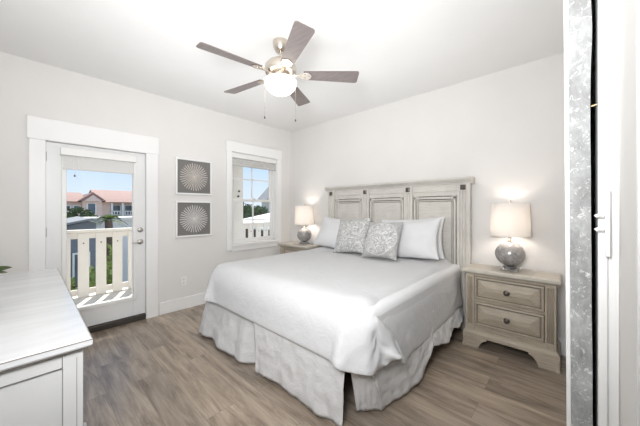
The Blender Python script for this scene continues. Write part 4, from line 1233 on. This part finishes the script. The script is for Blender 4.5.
# ------------------------------------------------------------------ nightstands
def make_nightstand():
    t = empty('nightstand', (-0.405, 3.075, 0))
    cx, yf, yb = -0.405, 2.925, 3.235
    W = 0.335          # body half width
    # top with ogee edge
    b = MB()
    levels = [(0.700, 0.010), (0.706, 0.016), (0.712, 0.026), (0.718, 0.029), (0.736, 0.029), (0.742, 0.025), (0.746, 0.018)]
    vs, fs = [], []
    for z, o_ in levels:
        vs += [(cx - W - o_, yf - o_, z), (cx + W + o_, yf - o_, z), (cx + W + o_, yb, z), (cx - W - o_, yb, z)]
    n = len(levels)
    for i in range(n - 1):
        fs += [(i * 4 + k, i * 4 + (k + 1) % 4, i * 4 + 4 + (k + 1) % 4, i * 4 + 4 + k) for k in range(4)]
    fs += [(3, 2, 1, 0), (4 * n - 4, 4 * n - 3, 4 * n - 2, 4 * n - 1)]
    b.add(vs, fs)
    b.build('top', M['wood_top'], t, smooth=25)
    # carcase: sides, back, rails between drawers
    b = MB()
    b.box(cx - W + 0.002, cx - W + 0.02, yf + 0.02, yb, 0.10, 0.70)
    b.box(cx + W - 0.02, cx + W - 0.002, yf + 0.02, yb, 0.10, 0.70)
    b.box(cx - W + 0.02, cx + W - 0.02, yb - 0.012, yb, 0.10, 0.70)
    b.box(cx - W + 0.02, cx + W - 0.02, yf + 0.02, yb - 0.012, 0.10, 0.12)
    for z0, z1 in ((0.678, 0.70), (0.437, 0.459), (0.16, 0.208)):
        b.box(cx - 0.262, cx + 0.262, yf + 0.006, yf + 0.05, z0, z1)
    b.build('carcase', M['ns_h'], t, 0.002)
    for s in (-1, 1):
        x0, x1 = sorted((cx + s * 0.262, cx + s * W))
        b = MB().prism(fluted(x0, x1, yf, yf + 0.04, 4, 0.010), 'z', 0.21, 0.665)
        b.box(x0, x1, yf - 0.003, yf + 0.04, 0.16, 0.21).box(x0, x1, yf - 0.003, yf + 0.04, 0.665, 0.70)
        b.build('fluted_pilaster', M['ns_v'], t, 0.0015)
    for z0, z1 in ((0.459, 0.678), (0.208, 0.437)):
        x0, x1 = cx - 0.259, cx + 0.259
        z0 += 0.003
        z1 -= 0.003
        b = MB()
        # frame moulding, groove, then a bevelled raised field
        rings = [(0.0, 0.004), (0.003, -0.010), (0.014, -0.013), (0.020, 0.006), (0.028, 0.007), (0.032, 0.002), (0.090, -0.016), (0.092, -0.016)]
        vs, fs = [], []
        vs += [(x0, yf + 0.045, z0), (x1, yf + 0.045, z0), (x1, yf + 0.045, z1), (x0, yf + 0.045, z1)]
        for o_, dy in rings:
            o2 = min(o_, (z1 - z0) / 2 - 0.004)
            vs += [(x0 + o_, yf + dy, z0 + o2), (x1 - o_, yf + dy, z0 + o2), (x1 - o_, yf + dy, z1 - o2), (x0 + o_, yf + dy, z1 - o2)]
        m = len(rings) + 1
        for i in range(m - 1):
            fs += [(i * 4 + k, i * 4 + (k + 1) % 4, i * 4 + 4 + (k + 1) % 4, i * 4 + 4 + k) for k in range(4)]
        fs += [(3, 2, 1, 0), (4 * m - 4, 4 * m - 3, 4 * m - 2, 4 * m - 1)]
        b.add(vs, fs)
        d = b.build('drawer', M['ns_h'], t, smooth=12)
        mt = at(cx, yf - 0.016, (z0 + z1) / 2, Matrix.Rotation(PI / 2, 4, 'X'))
        MB().lathe([(0.024, 0), (0.025, 0.004), (0.019, 0.007), (0.009, 0.010), (0.009, 0.018), (0.017, 0.022), (0.020, 0.029), (0.016, 0.036), (0.006, 0.039)], (0, 0, 0), 22, mt).build('knob', M['pewter'], d)
        b = MB()
        for o_ in (0.024,):
            b.box(x0 + o_ - 0.0035, x0 + o_ + 0.0035, yf + 0.0060, yf + 0.010, z0 + o_, z1 - o_)
            b.box(x1 - o_ - 0.0035, x1 - o_ + 0.0035, yf + 0.0060, yf + 0.010, z0 + o_, z1 - o_)
            b.box(x0 + o_, x1 - o_, yf + 0.0060, yf + 0.010, z0 + o_ - 0.0035, z0 + o_ + 0.0035)
            b.box(x0 + o_, x1 - o_, yf + 0.0060, yf + 0.010, z1 - o_ - 0.0035, z1 - o_ + 0.0035)
        b.build('brown_line', M['glaze'], d)
    # base moulding
    b = MB()
    levels = [(0.100, 0.022), (0.128, 0.022), (0.138, 0.016), (0.146, 0.008), (0.160, 0.004)]
    vs, fs = [], []
    for z, o_ in levels:
        vs += [(cx - W - o_, yf - o_, z), (cx + W + o_, yf - o_, z), (cx + W + o_, yb, z), (cx - W - o_, yb, z)]
    n = len(levels)
    for i in range(n - 1):
        fs += [(i * 4 + k, i * 4 + (k + 1) % 4, i * 4 + 4 + (k + 1) % 4, i * 4 + 4 + k) for k in range(4)]
    fs += [(3, 2, 1, 0), (4 * n - 4, 4 * n - 3, 4 * n - 2, 4 * n - 1)]
    b.add(vs, fs)
    b.build('base_moulding', M['ns_h'], t, smooth=25)
    # ogee bracket feet
    for s in (-1, 1):
        for front in (True, False):
            b = MB()
            prof = [(0.020, 0.100), (0.020, 0.085), (0.012, 0.055), (0.016, 0.030), (0.030, 0.012), (0.030, 0.0)]
            out = [(0.135, 0.0), (0.135, 0.012), (0.150, 0.045), (0.172, 0.072), (0.20, 0.085), (0.20, 0.100)]
            if front:
                # front bracket: outline in (x,z) with ogee outside, extruded in y, plus return along the side
                poly = [(cx + s * (W + o_), z) for o_, z in prof] + [(cx + s * (W + 0.02 - a), z) for a, z in out]
                b.prism(poly, 'y', yf - 0.026, yf - 0.002)
                poly = [(yf - 0.024 + 0.020 - o_, z) for o_, z in prof] + [(yf - 0.01 + a * 0.6, z) for a, z in out]
                xa, xb = sorted((cx + s * (W - 0.004), cx + s * (W + 0.024)))
                b.prism(poly, 'x', xa, xb)
            else:
                poly = [(yb, 0.1), (yb, 0.0), (yb - 0.09, 0.0), (yb - 0.10, 0.05), (yb - 0.13, 0.085), (yb - 0.13, 0.1)]
                xa, xb = sorted((cx + s * (W - 0.004), cx + s * (W + 0.020)))
                b.prism(poly, 'x', xa, xb)
            b.build('bracket_foot', M['ns_h'], t, 0.002)
    return t


ns = make_nightstand()
NSZ = 0.746
tag(ns, 'washed oak nightstand with two panelled drawers in view beside the barn door', 'nightstand', 'matching nightstands')
ns2 = copy_tree(ns, (-3.285, 3.075, 0))
tag(ns2, 'washed oak nightstand under the small window, mostly hidden behind the bed', 'nightstand', 'matching nightstands')


# ------------------------------------------------------------------ table lamps
def make_lamp():
    t = empty('table_lamp', (-0.405, 3.095, NSZ))
    c = (-0.405, 3.095, NSZ)
    b = MB().box(c[0] - 0.068, c[0] + 0.068, c[1] - 0.068, c[1] + 0.068, NSZ + 0.0005, NSZ + 0.020)
    b.box(c[0] - 0.048, c[0] + 0.048, c[1] - 0.048, c[1] + 0.048, NSZ + 0.020, NSZ + 0.040)
    b.build('acrylic_base', M['acrylic'], t, 0.004)
    prof = [(0.03, 0.040)]
    for i in range(17):
        a = -PI / 2 + PI * (i + 0.9) / 17.8
        prof.append((0.120 * math.cos(a), 0.155 + 0.114 * math.sin(a)))
    prof.append((0.022, 0.270))
    MB().lathe(prof, c, 36).build('globe_body', M['mercury'], t)
    MB().lathe([(0.024, 0.268), (0.026, 0.274), (0.014, 0.280), (0.011, 0.300), (0.016, 0.304), (0.016, 0.345), (0.008, 0.35)], c, 18).build('neck', M['nickel'], t)
    r0, r1, z0, z1 = 0.163, 0.149, 0.326, 0.632
    MB().shell([(r0, z0), (r1, z1), (r1 - 0.003, z1), (r0 - 0.003, z0)], c, 40).build('lamp_shade', M['shade'], t)
    b = MB()
    for a in (0.4, 0.4 + 2 * PI / 3, 0.4 + 4 * PI / 3):
        b.tube([(c[0], c[1], NSZ + 0.612), (c[0] + 0.146 * math.cos(a), c[1] + 0.146 * math.sin(a), NSZ + 0.618)], 0.0018, 6)
    for s in (-1, 1):
        b.tube([(c[0] + s * 0.012, c[1], NSZ + 0.345), (c[0] + s * 0.05, c[1], NSZ + 0.40), (c[0] + s * 0.055, c[1], NSZ + 0.50), (c[0] + s * 0.03, c[1], NSZ + 0.60), (c[0], c[1], NSZ + 0.612)], 0.0018, 6)
    b.build('harp', M['nickel'], t)
    MB().lathe([(0.004, 0.612), (0.004, 0.636), (0.010, 0.640), (0.011, 0.650), (0.003, 0.664)], c, 14).build('finial', M['nickel'], t)
    return t


def lamp_bulb(x, y):
    light('lamp_bulb', 'POINT', (x, y, NSZ + 0.46), 3.2, (1.0, 0.90, 0.81), radius=0.035)


lp = make_lamp()
tag(lp, 'lit table lamp with a mottled grey globe on the nightstand beside the barn door', 'lamp', 'matching table lamps')
lp2 = copy_tree(lp, (-3.205, 3.095, NSZ))
tag(lp2, 'lit table lamp with a mottled grey globe between the small window and the bed', 'lamp', 'matching table lamps')
lamp_bulb(-0.405, 3.095)
lamp_bulb(-3.205, 3.095)

# ------------------------------------------------------------------ dresser
DX0, DX1, DYB, DYF, DH = -2.90, -1.25, -0.35, 0.145, 0.868
ds = tag(empty('dresser', ((DX0 + DX1) / 2, (DYB + DYF) / 2, 0)), 'long white painted dresser with a streaked top near the camera', 'dresser')
b = MB()
levels = [(DH - 0.034, -0.004), (DH - 0.028, 0.006), (DH - 0.022, 0.010), (DH - 0.004, 0.010), (DH, 0.006)]
vs, fs = [], []
for z, o_ in levels:
    vs += [(DX0 - o_, DYB, z), (DX1 + o_, DYB, z), (DX1 + o_, DYF + o_, z), (DX0 - o_, DYF + o_, z)]
n = len(levels)
for i in range(n - 1):
    fs += [(i * 4 + k, i * 4 + (k + 1) % 4, i * 4 + 4 + (k + 1) % 4, i * 4 + 4 + k) for k in range(4)]
fs += [(3, 2, 1, 0), (4 * n - 4, 4 * n - 3, 4 * n - 2, 4 * n - 1)]
b.add(vs, fs)
b.build('top', M['dresser_top'], ds, smooth=25)
b = MB()
zt = DH - 0.034
# corner posts, end frames with recessed panels, back, bottom
for x, sgn in ((DX0 + 0.02, -1), (DX1 - 0.02, 1)):
    xa, xb = (x, x + 0.05) if sgn < 0 else (x - 0.05, x)
    b.box(xa, xb, DYF - 0.065, DYF - 0.012, 0.0, zt)
    b.box(xa, xb, DYB + 0.004, DYB + 0.07, 0.0, zt)
    b.box(xa + 0.002, xb - 0.002, DYB + 0.07, DYF - 0.065, zt - 0.055, zt)
    b.box(xa + 0.002, xb - 0.002, DYB + 0.07, DYF - 0.065, 0.06, 0.15)
    b.box(xa + 0.014, xb - 0.014, DYB + 0.07, DYF - 0.065, 0.15, zt - 0.055)
b.box(DX0 + 0.07, DX1 - 0.07, DYB + 0.004, DYB + 0.016, 0.06, zt)
b.box(DX0 + 0.07, DX1 - 0.07, DYB + 0.016, DYF - 0.02, 0.06, 0.08)
for z0, z1 in ((0.06, 0.095), (0.325, 0.340), (0.565, 0.58), (0.815, zt)):
    b.box(DX0 + 0.07, DX1 - 0.07, DYF - 0.05, DYF - 0.018, z0, z1)
xm = (DX0 + DX1) / 2
b.box(xm - 0.012, xm + 0.012, DYF - 0.05, DYF - 0.018, 0.095, 0.815)
b.build('carcase', M['dresser'], ds, 0.003)
# thin brown strips along the end panel joints and the edges of the top
b = MB()
xe = DX1 - 0.02
b.box(xe - 0.001, xe + 0.0008, DYF - 0.0665, DYF - 0.0650, 0.06, zt - 0.02)
b.box(xe - 0.001, xe + 0.0008, DYF - 0.030, DYF - 0.0285, 0.02, zt - 0.03)
for z0_, z1_, o_ in ((DH - 0.0055, DH - 0.0025, 0.0092), (zt + 0.0005, zt + 0.0040, -0.0010)):
    b.box(DX1 + o_ - 0.002, DX1 + o_ + 0.0015, DYB, DYF + o_, z0_, z1_)
    b.box(DX0 - o_, DX1 + o_, DYF + o_ - 0.002, DYF + o_ + 0.0015, z0_, z1_)
b.build('brown_line', M['glaze'], ds)
for x0, x1 in ((DX0 + 0.074, xm - 0.015), (xm + 0.015, DX1 - 0.074)):
    for z0, z1 in ((0.098, 0.322), (0.343, 0.562), (0.583, 0.812)):
        d = MB().box(x0, x1, DYF - 0.055, DYF - 0.026, z0, z1).box(x0 + 0.035, x1 - 0.035, DYF - 0.027, DYF - 0.022, z0 + 0.035, z1 - 0.035).build('drawer', M['dresser'], ds, 0.003)
        for xk in (((x0 + x1) / 2,) if z0 > 0.5 else (x0 + 0.10, x1 - 0.10)):
            mt = at(xk, DYF - 0.022, (z0 + z1) / 2, Matrix.Rotation(-PI / 2, 4, 'X'))
            MB().lathe([(0.012, 0), (0.008, 0.006), (0.008, 0.016), (0.016, 0.020), (0.018, 0.028), (0.013, 0.036)], (0, 0, 0), 18, mt).build('knob', M['dresser_top'], d)

# potted plant at the far end of the dresser, one leaf reaching into view
pp = tag(empty('potted_plant', (-2.35, -0.20, DH)), 'small green plant whose leaf tips reach over the white dresser', 'plant')
pc = (-2.35, -0.20, DH)
MB().shell([(0.035, 0.001), (0.055, 0.02), (0.06, 0.09), (0.063, 0.10), (0.056, 0.10), (0.052, 0.03), (0.002, 0.022), (0.002, 0.001)], pc, 24).build('pot', M['terracotta'], pp)
MB().lathe([(0.02, 0.04), (0.054, 0.085), (0.02, 0.088)], pc, 18).build('soil', M['bark'], pp)


def leaf(mb, base, tip, w, arch=0.03, lift=0.35):
    base, tip = Vector(base), Vector(tip)
    d = tip - base
    side = (d.cross(Vector((0, 0, 1))).normalized() + Vector((0, 0, lift))).normalized()
    vs, fs = [], []
    n = 10
    for i in range(n + 1):
        t = i / n
        ww = w * (max(0.0, math.sin(PI * t ** 0.8)) ** 0.8) * (1 if t < 1 else 0) + 0.0006
        c = base + d * t + Vector((0, 0, arch * math.sin(PI * t)))
        vs += [c - side * ww + Vector((0, 0, 0.15 * ww)), c, c + side * ww + Vector((0, 0, 0.15 * ww))]
    for i in range(n):
        fs += [(i * 3, i * 3 + 1, i * 3 + 4, i * 3 + 3), (i * 3 + 1, i * 3 + 2, i * 3 + 5, i * 3 + 4)]
    mb.add(vs, fs)


def on_ray(px, py, y):
    dx = -math.sin(YAW) + math.cos(YAW) * (px - 320) / FPX
    dy = math.cos(YAW) + math.sin(YAW) * (px - 320) / FPX
    t = y / dy
    return (dx * t, y, CAMH + (HZ - py) / FPX * t)


leaves = [((-1.0 + 0.13 * k) * 3, 0.07 + 0.02 * (k % 3), 0.12 + 0.05 * (k % 4)) for k in range(15)]
for a, rr, hh in leaves:
    if 0.6 < a % (2 * PI) < 1.9:
        continue
    lb = MB()
    leaf(lb, (pc[0], pc[1], DH + 0.085), (pc[0] + rr * math.cos(a) * 1.3, pc[1] + rr * math.sin(a) * 0.9, DH + 0.07 + hh), 0.02)
    o = lb.build('leaf', M['leaf_pot'], pp)
    sm = o.modifiers.new('thickness', 'SOLIDIFY')
    sm.thickness = 0.001
for tip, w in (((-2.34, -0.062, 0.992), 0.024), ((-2.36, -0.080, 0.962), 0.015)):
    lb = MB()
    leaf(lb, (pc[0] + 0.03, pc[1] + 0.02, DH + 0.085), tip, w, 0.012, 1.2)
    o = lb.build('leaf', M['leaf_pot'], pp)
    sm = o.modifiers.new('thickness', 'SOLIDIFY')
    sm.thickness = 0.001

# ------------------------------------------------------------------ balcony
struct(MB().box(-5.78, XO, -3, 7.5, -0.20, -0.055), 'balcony_floor', M['deck'], 'pale sunlit balcony deck outside the door', 'balcony')
struct(MB().box(-5.55, XO, -3, 7.5, 2.62, 2.80), 'balcony_roof', M['cream'], 'cream soffit over the balcony', 'roof')
rl = tag(empty('balcony_railing', (-5.6, 2.2, -0.055)), 'cream balcony railing of wide pickets with dark bolts', 'railing')
MB().box(-5.66, -5.54, -2.9, 7.4, 0.955, 1.0).build('top_rail', M['cream'], rl, 0.006)
MB().box(-5.62, -5.585, -2.9, 7.4, 0.86, 0.955).build('upper_rail', M['cream'], rl, 0.003)
MB().box(-5.62, -5.585, -2.9, 7.4, -0.02, 0.07).build('bottom_rail', M['cream'], rl, 0.003)
pitch = 0.2155
for k in range(-15, 31):
    y = 0.586 + pitch * k
    if y < -2.8 or y > 7.3:
        continue
    pk = MB().box(-5.583, -5.558, y - 0.066, y + 0.066, -0.05, 0.945).build('picket', M['cream'], rl)
    MB().lathe([(0.011, 0), (0.008, 0.006)], (0, 0, 0), 8, at(-5.558, y, 0.79, RY)).build('bolt', M['pewter'], pk)
bp = tag(empty('balcony_column', (-5.6, 3.24, -0.055)), 'square cream balcony column seen through the window', 'column')
MB().box(-5.72, -5.48, 3.10, 3.345, -0.055, 2.62).build('shaft', M['cream'], bp, 0.006)
MB().lathe([(0.022, 0), (0.022, 0.02), (0.012, 0.024)], (0, 0, 0), 12, at(-5.48, 3.235, 1.725, RY)).build('bolt', M['pewter'], bp)
MB().lathe([(0.022, 0), (0.022, 0.02), (0.012, 0.024)], (0, 0, 0), 12, at(-5.48, 3.215, 1.61, RY)).build('bolt', M['pewter'], bp)

# ------------------------------------------------------------------ the view: ground, buildings, plants
GZ = -3.4
struct(MB().box(-140, -4.2, -90, 110, GZ - 0.3, GZ), 'ground', M['ground'], 'sandy street level ground below the balcony', 'ground')


def win_part(par, x, y0, y1, z0, z1, frame=0.12):
    f = MB().box(x, x + 0.10, y0 - frame, y1 + frame, z0 - frame, z1 + frame).build('window', M['white_siding'], par)
    MB().box(x + 0.09, x + 0.12, y0, y1, z0, z1).build('pane', M['dark_glass'], f)


ab = tag(empty('apartment_building', (-50, 8, GZ)), 'pink stucco apartment building with red tiled roofs', 'building')
MB().box(-56, -45.5, -10, 5.0, GZ, 2.2).build('wing', M['stucco'], ab)
MB().box(-55, -44.5, 4.6, 6.5, GZ, 2.45).box(-54, -45.2, 6.5, 7.5, GZ, 2.4).build('gable_block', M['stucco'], ab)
MB().box(-56, -46.2, 7.5, 22, GZ, 2.3).build('wing', M['stucco'], ab)
MB().prism([(4.2, 2.35), (6.9, 2.35), (5.55, 3.45)], 'x', -54, -44.1).build('gable_roof', M['tile_roof'], ab)
MB().prism([(4.65, 2.3), (6.45, 2.3), (5.55, 3.1)], 'x', -54, -44.0).build('gable_wall', M['stucco'], ab)
MB().prism([(-44.9, 2.25), (-57, 2.25), (-50, 3.6)], 'y', -10.5, 5.0).build('roof', M['tile_roof'], ab)
MB().prism([(-44.7, 2.25), (-57, 2.25), (-50, 4.1)], 'y', 6.0, 22.5).build('roof', M['tile_roof'], ab)
win_part(ab, -44.5, 5.1, 5.8, 0.8, 2.0)
win_part(ab, -44.5, 5.1, 5.8, -1.4, -0.4)
for y in (0.2, 1.6, 3.0, 3.9):
    win_part(ab, -45.5, y, y + 0.5, 1.1, 1.7)
for z in (-1.2, 0.7):
    for y in (7.9, 9.3, 10.7, 12.1):
        win_part(ab, -46.2, y, y + 0.8, z - 0.1, z + 1.1)
for z in (-1.5, 0.35):
    bal = MB().box(-46.2, -44.9, 7.5, 15.4, z - 0.25, z).build('balcony', M['white_siding'], ab)
    b = MB().box(-44.98, -44.9, 7.5, 15.4, z + 0.62, z + 0.72)
    for k in range(26):
        b.box(-44.97, -44.92, 7.55 + k * 0.3, 7.63 + k * 0.3, z, z + 0.62)
    b.build('balustrade', M['white_siding'], bal)
for y in (7.5, 8.7, 10.1, 11.5, 12.9, 14.3):
    MB().box(-45.1, -44.9, y, y + 0.22, GZ, 2.15).build('pillar', M['white_siding'], ab)

# nearer white flat-roofed house and grey house
wh = tag(empty('flat_roofed_house', (-20, 5, GZ)), 'white flat roofed house beyond the balcony railing', 'building')
MB().box(-18.4, -16.5, 2.0, 9.0, GZ, 0.78).build('wall', M['white_siding'], wh)
MB().box(-18.6, -16.3, 1.85, 9.2, 0.78, 0.91).build('parapet', M['cream'], wh)
for y in (2.6, 4.2, 6.0):
    win_part(wh, -16.5, y, y + 0.5, -0.5, 0.2, 0.05)
gh = tag(empty('grey_house', (-13, 0, GZ)), 'low grey gabled house behind the railing, nearest the shrubs', 'building')
MB().prism([(-3.0, GZ), (1.62, GZ), (1.62, 0.84), (1.45, 0.90), (-3.0, -0.15)], 'x', -15.5, -12.2).build('wall', M['grey_siding'], gh)
MB().prism([(-3.2, -0.14), (1.45, 0.94), (1.70, 0.86), (1.70, 0.93), (1.45, 1.01), (-3.2, -0.06)], 'x', -15.7, -11.9).build('roof', M['grey_roof'], gh)
for y in (-0.9, 0.25, 1.05):
    win_part(gh, -12.2, y, y + 0.35, -1.3, -0.2, 0.05)

# pale pyramid roof, grey gabled house, seen through the window
pv = tag(empty('white_roofed_pavilion', (-17, 11.5, GZ)), 'pavilion with a low white pyramid roof outside the window', 'building')
pcx, pcy = -17.0, 12.9
b = MB()
b.add([(pcx - 3, pcy - 3, 0.12), (pcx + 3, pcy - 3, 0.12), (pcx + 3, pcy + 3, 0.12), (pcx - 3, pcy + 3, 0.12), (pcx, pcy, 1.05),
       (pcx - 3, pcy - 3, 0.0), (pcx + 3, pcy - 3, 0.0), (pcx + 3, pcy + 3, 0.0), (pcx - 3, pcy + 3, 0.0)],
      [(0, 1, 4), (1, 2, 4), (2, 3, 4), (3, 0, 4), (5, 6, 1, 0), (6, 7, 2, 1), (7, 8, 3, 2), (8, 5, 0, 3), (8, 7, 6, 5)])
b.build('roof', M['white_siding'], pv, smooth=10)
MB().box(pcx - 2.7, pcx + 2.7, pcy - 2.7, pcy + 2.7, GZ, 0.0).build('wall', M['bark'], pv)
gg = tag(empty('gabled_house', (-27, 26, GZ)), 'grey house with a steep gabled roof at the edge of the window', 'building')
MB().box(-25.2, -23.8, 17.7, 23.2, GZ, 2.2).build('wall', M['white_siding'], gg)
MB().prism([(17.0, 2.15), (24, 2.15), (20.5, 5.6)], 'x', -25.4, -23.5).build('roof', M['grey_roof'], gg)


def foliage(name, c, rad, n, leafsize, mat, label, cat, trunk=0.0, seed=1, group=None, stems=True):
    rnd = random.Random(seed)
    t = empty(name, (c[0], c[1], GZ))
    tag(t, label, cat, group)
    b = MB()
    for _ in range(n):
        # leaves fill a lumpy ellipsoid
        d = Vector((rnd.gauss(0, 1), rnd.gauss(0, 1), rnd.gauss(0, 1))).normalized()
        k = rnd.random() ** 0.4
        lump = 1 + 0.35 * noise.noise(d * 2.2 + Vector((seed, 0, 0)))
        p = Vector((c[0] + d.x * rad[0] * k * lump, c[1] + d.y * rad[1] * k * lump, c[2] + d.z * rad[2] * k * lump))
        u = Vector((rnd.gauss(0, 1), rnd.gauss(0, 1), rnd.gauss(0, 1))).normalized()
        w = u.orthogonal().normalized()
        s = leafsize * (0.6 + 0.8 * rnd.random())
        b.add([p - u * s, p + w * s * 0.5, p + u * s, p - w * s * 0.5], [(0, 1, 2, 3)])
    b.build('foliage', mat, t, flip=False)
    b = MB()
    b.tube([(c[0], c[1], GZ), (c[0] + 0.05, c[1], (GZ + c[2]) / 2), (c[0], c[1], c[2] + rad[2] * 0.3)], [0.16, 0.11, 0.05], 8)
    b.build('trunk', M['bark'], t)


foliage('tree', (-36, 3.2, 0.2), (1.8, 1.6, 1.3), 700, 0.22, M['leaf_dark'], 'dark round tree in front of the pink building', 'tree', seed=3)
foliage('shrub', (-30, 0.9, -0.6), (1.6, 1.8, 0.9), 600, 0.2, M['leaf_light'], 'light green bush below the dark tree', 'shrub', seed=4)
for k, (y, rz, lab) in enumerate(((0.78, 0.95, 'sunny hedge bush below the balcony, nearest the dresser'), (1.26, 1.05, 'sunny hedge bush below the balcony, in the middle of the row'),
                              (1.74, 1.55, 'taller sunny hedge bush below the balcony, nearest the door handle'))):
    foliage('hedge_bush', (-10.3, y, -1.5), (0.6, 0.21, rz), 800, 0.09, M['leaf_light'], lab, 'shrub', seed=10 + k, group='hedge bushes below the balcony')
# palm in front of the white house
pm = tag(empty('palm', (-15.2, 2.5, GZ)), 'bushy palm in front of the white flat roofed house', 'palm')
MB().tube([(-15.2, 2.5, GZ), (-15.2, 2.53, -1.2), (-15.2, 2.45, 0.80)], [0.2, 0.16, 0.14], 10).build('trunk', M['bark'], pm)
rnd = random.Random(5)
for k in range(26):
    a = 2 * PI * k / 26 + rnd.random() * 0.2
    el = 0.15 + 0.95 * rnd.random()
    L_ = 0.62 + 0.2 * rnd.random()
    b = MB()
    for side in (-1, 1):
        for j in range(12):
            t = (j + 1) / 12
            d = Vector((math.cos(a) * math.cos(el), math.sin(a) * math.cos(el), math.sin(el)))
            p = Vector((-15.2, 2.45, 0.80)) + d * (L_ * t) + Vector((0, 0, -0.45 * t * t))
            sd = Vector((-math.sin(a), math.cos(a), 0)) * side
            q = p + sd * 0.20 * math.sin(PI * min(1, t * 0.85 + 0.1)) + d * 0.10 + Vector((0, 0, -0.06))
            b.add([p, p + d * 0.035, q], [(0, 1, 2)])
    b.build('frond', M['leaf_dark'] if k % 3 else M['leaf_light'], pm, flip=False)
for k, (x, y, z, rr, lab) in enumerate(((-28.5, 17.2, 0.4, 1.6, 'dark green tree behind the pavilion, nearest the balcony column'), (-23.4, 15.8, 0.3, 1.4, 'dark green tree behind the pavilion, nearest the gabled house'))):
    foliage('tree', (x, y, z), (1.6, 1.4, rr), 1300, 0.20, M['leaf_dark'], lab, 'tree', seed=20 + k, group='trees behind the pavilion')
